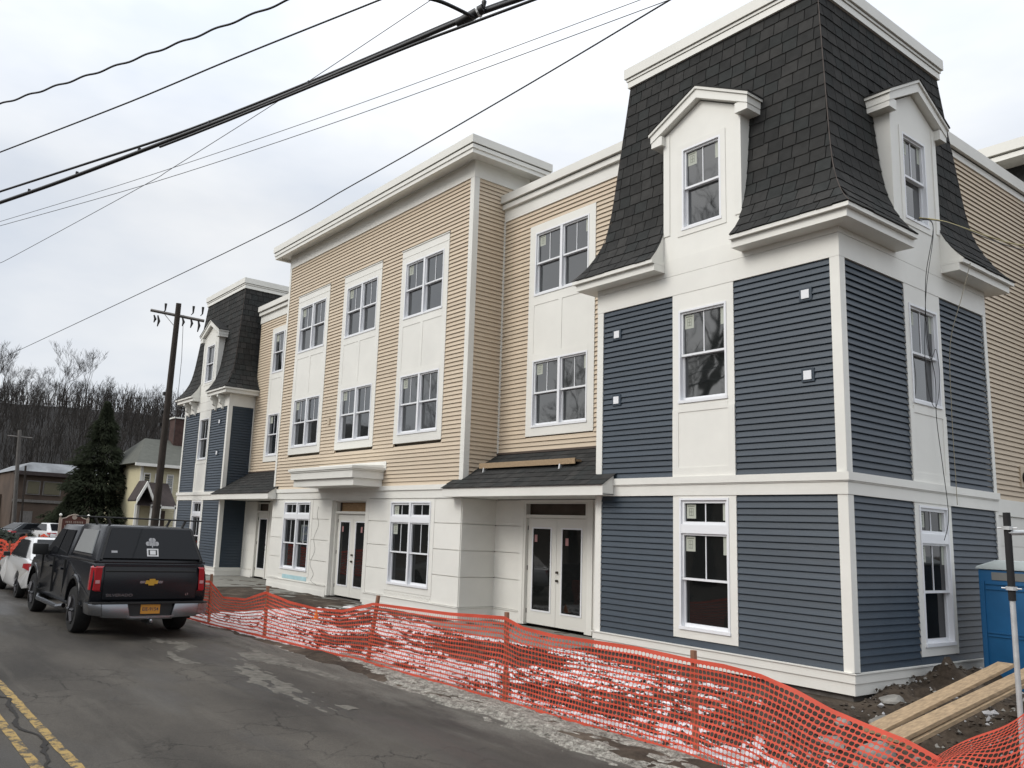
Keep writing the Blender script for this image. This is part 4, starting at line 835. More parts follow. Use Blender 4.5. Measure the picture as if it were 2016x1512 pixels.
# topper
tp = build('bed_cap', taper_box(-.05, -2.02, -.34, -1.98, .95, .76, 1.275, 1.90), M['truck'], tk, bevel=.06, smooth='auto')
build('drip_rail', MB().box(-2.0, -.07, -.965, .965, 1.272, 1.30), M['truck'], tp)
build('rear_glass', MB().prism([(-.050, -.84, 1.34), (-.050, .84, 1.34), (-.285, .68, 1.85), (-.285, -.68, 1.85)], (.028, 0, .012)), M['cglass'], tp)
for s in (-1, 1):
    fr = MB(); fr.prism([(-.04, s * .88, 1.32), (-.04, s * .845, 1.32), (-.28, s * .685, 1.86), (-.28, s * .72, 1.86)], (.02, 0, .008)); build('glass_trim', fr, M['plastic'], tp)
for s in (-1, 1):
    build('side_glass', MB().prism([(-.45, s * .915, 1.40), (-1.72, s * .915, 1.40), (-1.66, s * .795, 1.80), (-.62, s * .795, 1.80)], (0, s * .018, .004)), mat('painted_sky_reflection_glass', (.30, .31, .31), .06, ior=1.7) if s < 0 else M['cglass'], tp)  # near pane: reflected sky is put into its pale grey base colour
    build('window_trim', MB().box(-1.76, -.42, s * .925 - .012, s * .925 + .012, 1.355, 1.385), M['chrome'], tp)
# racks
for x in (-.55, -1.45):
    rk = build('roof_rack', MB().tube([(x, -1.02, 2.03), (x, 1.02, 2.03)], .016, 6), M['plastic'], tk)
    for s in (-1, 1): build('rack_foot', MB().tube([(x, s * .64, 1.90), (x, s * .70, 2.03)], .025, 6), M['plastic'], rk)
# tailgate, lights, badges
tg = build('tailgate', MB().box(-.02, .018, -.80, .80, .66, 1.235), M['truck'], tk, bevel=.02, smooth='auto')
build('tailgate_spoiler', MB().prism([(-.02, -.80, 1.20), (.035, -.80, 1.215), (.035, -.80, 1.245), (-.03, -.80, 1.255)], (0, 1.6, 0)), M['truck'], tg)
build('tailgate_recess', MB().prism([(.018, -.78, 1.12), (.026, -.78, 1.14), (.018, -.78, 1.16)], (0, 1.56, 0)), M['plastic'], tg)
build('emblem_bar', MB().prism([(.018, -.20, .935), (.018, .19, .935), (.018, .20, .975), (.018, -.19, .975)], (.014, 0, 0)), M['chrome'], tg)
em = [(-.055, .90), (.045, .90), (.045, .925), (.10, .925), (.115, .985), (.06, .985), (.06, 1.01), (-.04, 1.01), (-.04, .985), (-.095, .985), (-.11, .925), (-.055, .925)]; build('emblem', MB().prism([(.033, y, z) for y, z in em], (.012, 0, 0)), M['gold'], tg)
RT = Matrix.Rotation(math.pi / 2, 4, 'Z') @ Matrix.Rotation(math.pi / 2, 4, 'X')   # faces +x, reads along +y
put_text('badge_letters', 'SILVERADO', .064, M['chrome'], tg, Matrix.Translation((.024, -.52, .735)) @ RT @ Matrix.Diagonal((1.35, 1, 1, 1)), depth=.003, bold=.0)
put_text('badge_letters', 'LT', .05, M['chrome'], tg, Matrix.Translation((.024, .64, .745)) @ RT, depth=.004, bold=.002)
# shamrock and square decal on the cap's rear glass
dc = MB(); bx_ = lambda z: -.022 - (z - 1.34) * .461 + .003
def disc(cy0, cz0, r, mi=0): dc.add([(bx_(cz0 + r * math.sin(a)) + .004, cy0 + r * math.cos(a), cz0 + r * math.sin(a)) for a in [k * math.pi / 6 for k in range(12)]], [tuple(range(12))], mi)
for a, b in ((0, 1.665), (-.055, 1.605), (.055, 1.605)): disc(a - .022, b, .038); disc(a + .022, b, .038)
dc.add([(bx_(z) + .004, y, z) for y, z in ((-.01, 1.54), (.008, 1.54), (.012, 1.62), (-.006, 1.62))], [(0, 1, 2, 3)])
build('shamrock_decal', dc, M['grey'], tp, recalc=False)
dc = MB()
for y0_, y1_, z0_, z1_, e_, mi in ((-.10, .10, 1.39, 1.52, .004, 0), (-.075, .075, 1.41, 1.50, .006, 1), (-.05, .05, 1.42, 1.49, .008, 0)): dc.add([(bx_(z) + e_, y, z) for y, z in ((y0_, z0_), (y1_, z0_), (y1_, z1_), (y0_, z1_))], [(0, 1, 2, 3)], mi)
build('square_decal', dc, [mat('white_decal', (.6, .6, .6), .5), M['plastic']], tp, recalc=False)
dc = MB().add([(bx_(z) + .004, y, z) for y, z in ((-.70, 1.44), (-.60, 1.44), (-.60, 1.475), (-.70, 1.475))], [(0, 1, 2, 3)]); build('small_decal', dc, M['grey'], tp, recalc=False)
for s in (-1, 1):
    tl = MB().prism([(.012, s * .81, .70), (.012, s * .955, .72), (-.10, s * .992, .74), (-.16, s * .985, .80), (-.20, s * .965, 1.20), (-.02, s * .94, 1.225), (.012, s * .81, 1.225)], (0, 0, .001))
    tl = MB(); prof_ = [(.016, .845), (.012, .95), (-.10, 1.003), (-.18, 1.0)]
    zs = [.80, .82, 1.19, 1.215]; sc = [.97, 1, .985, .955]; vs = []
    for z, c in zip(zs, sc):
        for (x, y) in prof_: vs.append((x - (0 if z in (.82, 1.19) else .012), s * y * c, z))
    fs = [(4 * i + k, 4 * i + k + 1, 4 * i + 5 + k, 4 * i + 4 + k) for i in range(3) for k in range(3)]; tl.add(vs, fs)
    lt = build('tail_light', tl, M['red'], tk, recalc=False); build('reverse_lens', MB().box(.014, .022, min(s * .86, s * .93), max(s * .86, s * .93), .93, .985), M['lensclear'], lt)
bp_ = MB()
for s in (-1, 1):
    bp_.hexa([(-.10, s * .34, .36), (.17, s * .34, .36), (.17, s * .80, .38), (-.10, s * .80, .38), (-.10, s * .40, .62), (.17, s * .40, .60), (.17, s * .83, .60), (-.10, s * .83, .62)])
    bp_.hexa([(-.25, s * .80, .40), (.165, s * .80, .40), (.06, s * 1.0, .42), (-.30, s * 1.0, .42), (-.25, s * .83, .60), (.165, s * .83, .60), (.06, s * 1.02, .60), (-.30, s * 1.02, .60)], 0)
bp_.box(-.10, .15, -.38, .38, .34, .40)
bm_ = build('bumper', bp_, M['chrome'], tk, bevel=.015, smooth='auto')
build('bumper_step', MB().box(-.1, .10, -.38, .38, .40, .60), M['plastic'], bm_); build('bumper_pad', MB().box(-.2, .15, -.98, .98, .602, .625), M['plastic'], bm_)
build('bumper_edge', MB().box(.15, .18, -.40, .40, .385, .405), M['chrome'], bm_)
pl = build('licence_plate', MB().box(.10, .112, -.165, .165, .43, .585), M['plate'], tk); put_text('plate_letters', 'EIE-9154', .078, M['ink'], pl, Matrix.Translation((.113, 0, .505)) @ RT, depth=.0006, bold=.001)
ht = build('tow_hitch', MB().box(-.2, .16, -.04, .04, .26, .33), M['plastic'], tk); build('hitch_ball', MB().lathe((.20, 0, .30), [(.012, -.02), (.03, .0), (.03, .03), (.012, .05)], 10, 'z'), M['chrome'], ht)
build('exhaust_pipe', MB().tube([(-.9, .62, .36), (-.35, .66, .34), (-.28, .85, .33)], .035, 8), M['rim'], tk)
build('running_board', MB().tube([(-1.85, -.98, .40), (-2.1, -1.04, .36), (-3.9, -1.04, .36), (-4.15, -.98, .40)], .045, 8), M['chrome'], tk)
build('rear_axle', MB().tube([(-1.17, -.8, .40), (-1.17, .8, .40)], .07, 8), M['plastic'], tk)
for x in (-1.17, -4.82):
    for s in (-1, 1): wheel(tk, x, s * .86, .40, .27, s)

# --- white sedan ahead of the pickup
def sedan(name, label, loc, paint, L_=4.6, rz=0, H=1.42, group=None):
    c = thing(name, label, 'car', loc, rz=rz, group=group)
    pts = [(-.08, .30), (.0, .45), (-.02, .78), (-.10, .93), (-.55, .99), (-1.0, .99), (-3.2, .96), (-4.2, .78), (-4.55, .62), (-4.6, .35), (-4.35, .22)] + arc(-3.68, .31, .36, 180, 0, 8) + [(-3.28, .20), (-1.32, .20)] + arc(-.93, .31, .36, 180, 0, 8) + [(-.5, .24)]
    outline_body(pts, .90, lambda x, z: (1 - .10 * max(0, z - .75) / .25 - .08 * max(0, .4 - z) / .2) * (1 - .12 * max(0, -x - 3.7) / .9 - .10 * max(0, x + .45) / .45), 'body', paint, c, .05)
    build('wheel_well', MB().box(-4.1, -.5, -.80, .80, .28, .8), M['plastic'], c)
    gh = build('cabin', MB().hexa([(-3.25, -.76, .94), (-.28, -.76, .96), (-.28, .76, .96), (-3.25, .76, .94), (-2.35, -.56, H), (-1.15, -.56, H + .01), (-1.15, .56, H + .01), (-2.35, .56, H)]), paint, c, bevel=.08, smooth='auto')
    build('rear_window', MB().prism([(-.36, -.62, 1.0), (-.36, .62, 1.0), (-1.02, .50, H - .05), (-1.02, -.50, H - .05)], (.02, 0, .015)), M['cglass'], c)
    build('windscreen', MB().prism([(-3.18, -.64, .98), (-3.18, .64, .98), (-2.44, .5, H - .05), (-2.44, -.5, H - .05)], (-.02, 0, .015)), M['cglass'], c)
    for s in (-1, 1):
        build('side_window', MB().prism([(-.85, s * .755, 1.0), (-2.95, s * .755, 1.0), (-2.33, s * .60, H - .07), (-1.35, s * .60, H - .07)], (0, s * .02, .006)), M['cglass'], c)
        build('tail_light', MB().prism([(-.03, s * .36, .72), (-.05, s * .80, .73), (-.36, s * .885, .78), (-.36, s * .87, .88), (-.09, s * .79, .90), (-.06, s * .38, .88)], (.02, s * .014, 0)), M['red'], c)
        build('mirror', MB().box(-2.95, -2.80, s * .88 - .08, s * .88 + .08, .95, 1.07), M['plastic'], c, bevel=.02)
        build('bumper_vent', MB().prism([(.0, s * .50, .36), (-.05, s * .76, .36), (-.05, s * .76, .42), (.0, s * .62, .44)], (.012, 0, 0)), M['plastic'], c)
        for x in (-.93, -3.68): wheel(c, x, s * .79, .31, .20, s)
    return c
sedan('sedan', 'white sedan parked just ahead of the dark pickup', (-16.60, -7.02, RZ), M['carwhite'], H=1.50)
sedan('sedan', 'grey saloon car parked by the brown building at far left', (-57.0, -2.4, RZ), M['cardark'], rz=math.radians(-62))
sedan('sedan', 'small white car parked in front of the carved brown sign', (-54.0, .75, RZ), M['carwhite'], rz=math.radians(10), H=1.5)

# ---------------------------------------------------------------- orange safety fence
def net_sheet(name, topf, botf, s0, s1, parent, pitch=.052, rowh=.052, org=(0, 0, 0), ripple=.02, seed=0, wob=0.0):
    """perforated sheet between curves topf(s), botf(s); solid selvedge band at top."""
    n = int((s1 - s0) / pitch); mb = MB(); ss = np.linspace(s0, s1, n + 1); tops = [Vector(topf(s)) for s in ss]; bots = [Vector(botf(s)) for s in ss]
    m = max(6, int(np.mean([(t - b).length for t, b in zip(tops, bots)]) / rowh))
    nrm = [(tops[min(i + 1, n)] - tops[max(i - 1, 0)]).cross(Vector((0, 0, 1))).normalized() for i in range(n + 1)]
    def P(i, j):   # i along, j down (fractional)
        i0 = min(int(i), n - 1); fi = i - i0; t = tops[i0].lerp(tops[i0 + 1], fi); b = bots[i0].lerp(bots[i0 + 1], fi); v = max(0, min(1, (j - .40) / (m - .95))) if j > .01 else 0; p = t.lerp(b, v)
        s = ss[0] + (ss[-1] - ss[0]) * i / n; e = math.sin(math.pi * min(1, v * 1.0)) 
        p = p + nrm[i0] * (ripple * (math.sin(s * 3.1 + v * 4 + seed) + .6 * math.sin(s * 7.7 - v * 9 + seed * 2) + .5 * math.sin(v * 16 + s * 1.3)) * (.25 + e))
        p.z += wob * math.sin(s * 5.3 + v * 11 + seed) * e
        return p
    idx = {}
    def V(i, j):
        k = (i, j)
        if k not in idx: idx[k] = len(mb.v); mb.v.append(tuple(P(i, j)))
        return idx[k]
    for i in range(n):
        mb.f.append((V(i, 0), V(i + 1, 0), V(i + 1, 1), V(i, 1))); mb.m.append(0)
        for j in range(1, m):
            if j == m - 1: mb.f.append((V(i, j), V(i + 1, j), V(i + 1, m), V(i, m))); mb.m.append(0); break
            a = .07; c_ = .14; hs = [(a, .30), (a, .70), (.30, 1 - c_), (.70, 1 - c_), (1 - a, .70), (1 - a, .30), (.70, c_), (.30, c_)]
            h = []
            for (p, q) in hs: h.append(len(mb.v)); mb.v.append(tuple(P(i + p, j + q)))
            A, B, C_, D_ = V(i, j), V(i + 1, j), V(i + 1, j + 1), V(i, j + 1)
            for f in ((A, h[0], h[1], D_), (D_, h[1], h[2]), (D_, h[2], h[3], C_), (C_, h[3], h[4]), (C_, h[4], h[5], B), (B, h[5], h[6]), (B, h[6], h[7], A), (A, h[7], h[0])): mb.f.append(f); mb.m.append(0)
    return build(name, mb, M['net'], parent, org=org, recalc=False)
PB = [(-11.09, -5.22), (-8.84, -4.97), (-5.59, -4.64), (-2.20, -4.56), (.70, -4.44)]
PT = [(-11.17, -5.22, .87), (-8.85, -4.97, .80), (-5.34, -4.64, .92), (-2.23, -4.56, .97), (.67, -4.44, .87)]
fen = thing('safety_fence', 'long orange plastic safety net fence sagging between wooden stakes along the road', 'fence', (-5.6, -4.7, RZ))
FO = (-5.6, -4.7, RZ)
for (bx0, by0), (tx, ty, tz) in zip(PB, PT):
    p = MB().hexa([(bx0 - .024, by0 - .024, -.3), (bx0 + .024, by0 - .024, -.3), (bx0 + .024, by0 + .024, -.3), (bx0 - .024, by0 + .024, -.3), (tx - .024, ty - .024, tz), (tx + .024, ty - .024, tz), (tx + .024, ty + .024, tz), (tx - .024, ty + .024, tz)])
    build('stake', p, M['stake'], fen, org=FO)
ntop = [(-13.2, -5.35, .60), (-11.15, -5.25, .74), (-10.5, -5.2, .46), (-9.6, -5.08, .50), (-8.87, -5.0, .70), (-8.0, -4.92, .60), (-7.1, -4.83, .56), (-6.3, -4.75, .60), (-5.42, -4.68, .80), (-4.6, -4.66, .82), (-3.4, -4.62, .85), (-2.23, -4.60, .92), (-1.85, -4.60, .83), (-1.3, -4.58, .80), (0, -4.52, .82), (.67, -4.48, .79), (1.1, -4.52, .80), (1.58, -4.6, .78), (1.95, -4.6, .70), (2.28, -4.62, .60), (2.64, -4.65, .54), (2.95, -4.7, .50), (3.24, -4.75, .42)]
ntop2 = [(1.58, -4.6, .78), (1.95, -4.6, .70), (2.28, -4.62, .60), (2.64, -4.65, .54), (2.95, -4.7, .50), (3.24, -4.75, .42)]
def curve(pts):
    xs_ = np.array([p[0] for p in pts]); return lambda s: (s, float(np.interp(s, xs_, [p[1] for p in pts])), float(np.interp(s, xs_, [p[2] for p in pts])))
tc_ = curve(ntop); bc_ = lambda s: (s - .1 * max(0, s - 1.6) / 1.6, float(np.interp(s, [-13.2, -11.1, -5.6, -2.2, .7, 1.6, 2.4, 3.24], [-5.45, -5.33, -4.76, -4.70, -4.66, -4.85, -5.35, -5.75])), RZ + .015 + .07 * max(0, s - 1.6) / 1.6)
cuts = [-13.2, -11.12, -8.85, -5.45, -2.22, .68, 3.24]
for k, (a, b) in enumerate(zip(cuts, cuts[1:])):
    o = net_sheet('netting', tc_, bc_, a, b, fen, org=FO, ripple=.018, seed=k * 0); o['kind'] = 'stuff'
tc2 = curve(ntop2); bc2 = lambda s: (s - .1, float(np.interp(s, [1.58, 2.4, 3.24], [-4.86, -5.35, -5.75])), float(np.interp(s, [1.58, 2.2, 3.24], [RZ + .02, RZ + .06, RZ + .1])))
# collapsed return of the net to the right
f2 = thing('safety_fence', 'slack orange net bunched at the road corner in front of the planks', 'fence', (3.6, -5.0, RZ)); O2 = (3.6, -5.0, RZ)
t3 = lambda s: (3.16 + s * .62, -4.72 + s * .34 + .05 * math.sin(s * 4), .40 + .50 * s ** 1.1 + .03 * math.sin(s * 6)); b3 = lambda s: (3.05 + s * .8, -5.75 - s * .15, RZ + .12 + .05 * math.sin(s * 5))
o = net_sheet('netting', t3, b3, 0, 1.7, f2, pitch=.05, org=O2, ripple=.05, seed=2.2, wob=.03); o['kind'] = 'stuff'
t4 = lambda s: (3.1 + s * .6, -4.95 - s * .08, .34 + .07 * math.sin(s * 3)); b4 = lambda s: (3.0 + s * .7, -5.85 - s * .1, RZ + .05)
o = net_sheet('netting', t4, b4, 0, 1.5, f2, pitch=.05, org=O2, ripple=.06, seed=4.2, wob=.04); o['kind'] = 'stuff'
# distant piece of the same net at far left
f3 = thing('safety_fence', 'distant orange net fence by the parked cars at far left', 'fence', (-30, -6.0, RZ)); O3 = (-30, -6, RZ)
t5 = lambda s: (-24.5 - s, -7.6 + s * .33 , .95 + .12 * math.sin(s * 1.3)); b5 = lambda s: (-24.5 - s, -7.75 + s * .33, RZ)
o = net_sheet('netting', t5, b5, 0, 13, f3, pitch=.14, rowh=.10, org=O3, ripple=.10, seed=1); o['kind'] = 'stuff'
for s in (0.1, 3.2, 6.5, 9.8, 12.9): x, y, z = t5(s); build('stake', MB().box(x - .03, x + .03, y - .03, y + .03, RZ - .1, z + .1), M['stake'], f3, org=O3)

# ---------------------------------------------------------------- site things at the right
wc = thing('portable_toilet', 'blue portable toilet with a pale domed roof beside the corner tower', 'portable toilet', (.98, 3.62, -.15))
b = MB().box(-.50, .62, -.60, .60, .05, 1.92); wcb = build('cabin', b, M['bluewc'], wc, bevel=.03, smooth='auto')
build('skid', MB().box(-.5, .62, -.6, .6, -.02, .05), M['plastic'], wc)
r = MB().prism([(-.53, -.63, 1.92), (.65, -.63, 1.92), (.64, -.63, 1.96), (.36, -.63, 2.07), (-.24, -.63, 2.07), (-.52, -.63, 1.96)], (0, 1.26, 0)); build('roof', r, M['wcroof'], wc, bevel=.02, smooth='auto')
for s, nm in ((-1, 0),):
    build('vent_panel', MB().box(-.30, .45, -.612, -.598, 1.76, 1.88), M['mesh'], wc)
    for z in (1.70, 1.62, .95, .90): build('moulded_rib', MB().box(-.40, .52, -.618, -.598, z - .012, z + .012), M['bluewc'], wc)
    for x in (-.44, .56): build('moulded_rib', MB().box(x - .03, x + .03, -.625, -.598, .1, 1.74), M['bluewc'], wc)
for i, (x, y, z0, z1, lb) in enumerate(((3.50, -3.92, -.4, 2.35, 'nearer galvanised scaffold pole with black foam sleeve beside the planks'), (3.78, -3.35, -.4, 2.55, 'further scaffold pole with black foam sleeve at the right edge'))):
    sp = thing('scaffold_pole', lb, 'scaffold pole', (x, y, -.3), group='scaffold poles beside the toilet')
    build('tube', MB().tube([(0, 0, 0), (0, 0, z1 + .3)], .021, 10), M['steel'], sp, smooth='auto')
    build('foam_sleeve', MB().tube([(0, 0, z1 - .42), (0, 0, z1 + .31)], .028, 10), M['foam'], sp, smooth='auto')
    for zc in (z1 - .12, z1 - .62):
        cl = build('coupler', MB().tube([(0, 0, zc - .015 + .3), (0, 0, zc + .015 + .3)], .042, 10), M['steel'], sp); build('coupler_bolt', MB().tube([(-.075, 0, zc + .3), (.075, 0, zc + .3)], .007, 6), M['steel'], cl)
lg = tag(build('scaffold_pole', MB().tube([(3.5, -3.93, 2.19), (4.3, -3.0, 2.27)], .022, 8), M['steel']), 'short galvanised cross tube tied between the two scaffold poles', 'scaffold pole')
def plank(a, b, wd, th, label, roll=0.0, twist=Vector((0, 0, 1))):
    a, b = Vector(a), Vector(b); d = (b - a).normalized(); u = d.cross(Vector((0, 0, 1))).normalized(); n = u.cross(d); c, s = math.cos(roll), math.sin(roll); u, n = u * c + n * s, n * c - u * s
    mb = MB(); q = []
    for e in (a, b): q += [e - u * wd / 2 - n * th / 2, e + u * wd / 2 - n * th / 2, e + u * wd / 2 + n * th / 2, e - u * wd / 2 + n * th / 2]
    mb.add([p - a for p in q], [(0, 1, 2, 3), (7, 6, 5, 4), (0, 4, 5, 1), (1, 5, 6, 2), (2, 6, 7, 3), (3, 7, 4, 0)])
    return tag(build('lumber_board', mb, M['lumber'], loc=a, bevel=.003), label, 'plank')
plank((1.66, -2.75, .10), (1.585, .95, .57), .20, .045, 'long pine board lying across the trench nearest the white foundation')
plank((1.885, -2.80, .07), (1.83, 1.15, .52), .20, .045, 'long pine board lying across the trench on the side of the scaffold poles')
plank((1.91, -2.74, .01), (1.86, 1.05, .46), .20, .045, 'pine board stacked directly under the outer trench board')
def rock(x, y, z, r, seed, label, group='broken stones in the trench'):
    bm = bmesh.new(); bmesh.ops.create_icosphere(bm, subdivisions=3, radius=r); rr = random.Random(seed); k = [Vector((rr.uniform(-1, 1), rr.uniform(-1, 1), rr.uniform(-1, 1))).normalized() for _ in range(9)]; ds = [rr.uniform(.45, .9) * r for _ in k]
    for v in bm.verts:
        for n, d in zip(k, ds):
            q = v.co.dot(n)
            if q > d: v.co -= n * (q - d)
        v.co *= rr.uniform(.97, 1.03); v.co.z *= .75
    me = bpy.data.meshes.new('rock'); bm.to_mesh(me); bm.free(); me.materials.append(M['rock'])
    ob = bpy.data.objects.new('rock', me); COL.objects.link(ob); ob.location = (x, y, z); tag(ob, label, 'rock', group)
rl = 'rough grey stone lying in the dug-up soil beside the planks'
for i, (x, y, dz, r) in enumerate(((.85, -1.1, .05, .17), (.55, -1.6, .0, .13), (1.05, -1.9, .02, .10), (.62, -.5, .05, .12), (.40, .2, .02, .14), (2.5, -1.6, .02, .20), (2.9, -.6, .08, .22), (2.35, -2.5, .02, .12), (2.7, -2.2, 0, .10), (3.05, -1.5, .03, .16), (2.0, -3.1, .02, .09), (2.3, -3.4, .02, .11), (1.7, -3.5, .0, .07), (2.75, -3.1, .0, .08), (.95, -2.5, 0, .08), (.3, -.9, .0, .09))):
    rock(x, y, float(gz(x, y)) + dz, r * 1.3, i * 7 + 3, rl)
# rubble: countless small clods
mb = MB(); rr = random.Random(3)
for _ in range(3200):
    x = rr.uniform(.0, 4.0); y = rr.uniform(-3.9, 3.0); z = float(gz(x, y)); r = rr.uniform(.008, .038) * (2.0 if rr.random() < .08 else 1); d = [Vector((rr.uniform(-1, 1), rr.uniform(-1, 1), rr.uniform(-.6, 1))).normalized() * r * rr.uniform(.6, 1) for _ in range(6)]
    p = Vector((x, y, z + r * .3)); a = [p + Vector((r, 0, 0)), p + Vector((0, r, 0)), p + Vector((-r * .8, 0, 0)), p + Vector((0, -r * .9, 0)), p + Vector((0, 0, r * .8)), p + Vector((0, 0, -r))]; a = [q + e_ * .35 for q, e_ in zip(a, d)]
    mb.add(a, [(0, 1, 4), (1, 2, 4), (2, 3, 4), (3, 0, 4), (1, 0, 5), (2, 1, 5), (3, 2, 5), (0, 3, 5)], 0 if rr.random() < .75 else (1 if rr.random() < .7 else 2))
o = build('rubble', mb, [mat('soil_clods', (.07, .055, .042), .95, var=.4), M['rock'], mat('snow_crumbs', (.42, .42, .43), .8)], recalc=False); tag(o, 'loose soil clods and gravel around the trench', kind='stuff')
mb = MB()
for _ in range(4200):   # mud clods through the snow of the yard
    x = rr.uniform(-12, .5); y = rr.uniform(-4.7, -1.2); z = float(gz(x, y)); r = rr.uniform(.01, .035); p = Vector((x, y, z + r * .6)); a = [p + Vector((r * rr.uniform(.6, 1.6), 0, 0)), p + Vector((0, r, 0)), p + Vector((-r * 1.2, 0, 0)), p + Vector((0, -r * .9, 0)), p + Vector((0, 0, r * .8)), p + Vector((0, 0, -r))]
    mb.add(a, [(0, 1, 4), (1, 2, 4), (2, 3, 4), (3, 0, 4), (1, 0, 5), (2, 1, 5), (3, 2, 5), (0, 3, 5)], 0)
tag(build('mud_clods', mb, mat('mud', (.05, .038, .028), .9, var=.4), recalc=False), 'mud clods scattered through the yard snow', kind='stuff')
# little marker cone in the yard
cn = thing('traffic_cone', 'small orange cone standing in the snow behind the net', 'traffic cone', (-10.9, -2.8, -.12)); build('cone', MB().lathe((0, 0, 0), [(.065, .02), (.014, .22), (.010, .23)], 14), M['cone'], cn); build('base', MB().box(-.09, .09, -.09, .09, 0, .02), M['cone'], cn)
# plank held by roof jacks on the right porch roof
rs = thing('roof_plank', 'narrow timber plank on metal roof jacks lying across the right porch shingles', 'plank', (-7.4, .42, 3.5))
build('board', MB().box(-1.62, 1.55, -.16, .02, .03, .075), M['lumber'], rs); build('board', MB().box(-1.62, 1.55, -.175, -.145, -.02, .10), M['lumber'], rs)
for x in (-1.45, 1.1):
    build('bracket', MB().prism([(x - .02, -.17, .02), (x - .02, .08, .09), (x - .02, -.20, -.14)], (.04, 0, 0)), M['steel'], rs)
# cords hanging down from the side dormer
def cord(label, pts, r, m, grp=None, name='cable', n=5):
    return tag(build(name, MB().tube(pts, r, n), m, smooth=True), label, 'cable', grp)
import itertools
def bez(pts, k=8):
    out_ = []
    for i in range(len(pts) - 1):
        p0, p1, p2, p3 = [Vector(pts[max(0, min(len(pts) - 1, j))]) for j in (i - 1, i, i + 1, i + 2)]
        for t in range(k): u = t / k; out_.append(.5 * ((2 * p1) + (p2 - p0) * u + (2 * p0 - 5 * p1 + 4 * p2 - p3) * u * u + (3 * p1 - p0 - 3 * p2 + p3) * u ** 3))
    out_.append(Vector(pts[-1])); return out_
cord('dark cord hanging straight from the side dormer sill to the lower window', bez([(.10, 2.35, 7.62), (.50, 2.10, 7.35), (.30, 2.2, 6.5), (.14, 2.5, 5.6), (.12, 2.75, 4.9), (.12, 2.72, 4.2), (.14, 2.8, 3.4), (.16, 2.86, 2.6), (.12, 2.75, 2.2)]), .006, M['cable'])
cord('dark cord looping beside the upper side window', bez([(.10, 2.45, 7.62), (.46, 2.2, 7.35), (.24, 2.35, 6.4), (.14, 2.45, 5.7), (.13, 2.60, 5.2), (.13, 2.82, 5.4), (.13, 2.9, 4.9), (.12, 2.72, 4.4), (.12, 2.5, 4.6), (.12, 2.42, 5.2), (.12, 2.5, 5.9)]), .005, M['cable'])
ylw = mat('yellow_cord', (.42, .36, .16), .6)
cord('yellow extension cord stretched from the side dormer to the right', bez([(.12, 2.5, 7.68), (.5, 2.6, 7.52), (.5, 4.2, 7.68), (.45, 6.0, 7.95), (.5, 9, 8.6)]), .012, ylw)
cord('thin grey wire running alongside the yellow cord to the right', bez([(.12, 2.5, 7.66), (.52, 2.6, 7.50), (.52, 4.2, 7.62), (.45, 6.0, 7.86), (.5, 9, 8.35)]), .009, M['greycable'])
cord('thin pale string hanging from the right eave end down past the belt', bez([(.42, 3.66, 7.06), (.30, 3.5, 6.4), (.12, 3.40, 5.6), (.11, 3.32, 4.4), (.12, 3.30, 3.2), (.13, 3.28, 2.8)]), .006, mat('pale_string', (.3, .27, .2), .7))
cord('thin grey wire curling down the white panels left of the centre door', bez([(-16.45, -.03, 2.55), (-16.5, -.03, 2.3), (-16.38, -.03, 2.0), (-16.62, -.03, 1.6), (-16.5, -.03, 1.25), (-16.75, -.03, .85), (-16.5, -.03, .55), (-16.62, -.04, .35), (-16.2, -.07, .26)]), .004, mat('pale_wire', (.16, .16, .15), .7))
# ---------------------------------------------------------------- overhead wires
def ext(p, l0, l1, k=6):   # smooth curve through the given points, then straight spans out of the picture
    c = bez(p, k); a, b = c[0], c[-1]; da = (a - c[1]).normalized(); db = (b - c[-2]).normalized()
    return [a + da * l0 * t + Vector((0, 0, .015 * l0 * t * t)) for t in (1, .66, .33, .1)] + c + [b + db * l1 * t + Vector((0, 0, .02 * l1 * t * t)) for t in (.1, .33, .66, 1)]
A = [(-8.32, -10.63, 8.6), (-6.77, -9.88, 8.61), (-5.61, -9.31, 8.64), (-4.17, -8.61, 8.71), (-2.96, -8.02, 8.8)]
B = [(-9.38, -10.43, 8.2), (-6.19, -9.11, 8.3), (-4.23, -8.3, 8.41), (-2.16, -7.45, 8.49), (-1.81, -7.31, 8.5)]
C1w = [(-9.68, -10.31, 7.6), (-7.35, -9.37, 7.62), (-5.41, -8.58, 7.65), (-3.76, -7.92, 7.74), (-2.3, -7.33, 7.86), (-.86, -6.75, 8.0), (-.17, -6.47, 8.03)]
C2w = [(-9.39, -10.32, 7.3), (-7.99, -9.75, 7.35), (-6.57, -9.17, 7.43), (-5.24, -8.63, 7.51), (-3.62, -7.97, 7.61), (-2.19, -7.38, 7.75), (-.73, -6.79, 7.90), (-.01, -6.49, 7.93)]
C3w = [(-3.28, -8.1, 7.4), (-1.36, -7.28, 7.6), (-.43, -6.88, 7.67), (.32, -6.56, 7.72)]
Dw = [(-11.53, -9.95, 6.8), (-10.84, -9.75, 6.86), (-6.87, -8.61, 7.29), (-6.07, -8.38, 7.41), (-3.69, -7.69, 7.82), (-1.21, -6.98, 8.3)]
E1 = [(-11.1, -10.09, 7.5), (-7.38, -8.52, 7.62), (-3.25, -6.77, 7.87), (.54, -5.17, 8.2)]
E2 = [(-11.06, -10.09, 7.4), (-7.09, -8.39, 7.49), (-3.26, -6.76, 7.72), (.77, -5.05, 8.1)]
Fw = [(-38.1, -6.35, 9.2), (-12.64, -5.09, 8.42), (-6.72, -4.8, 8.4), (-2.53, -4.59, 8.49), (.39, -4.45, 8.6)]
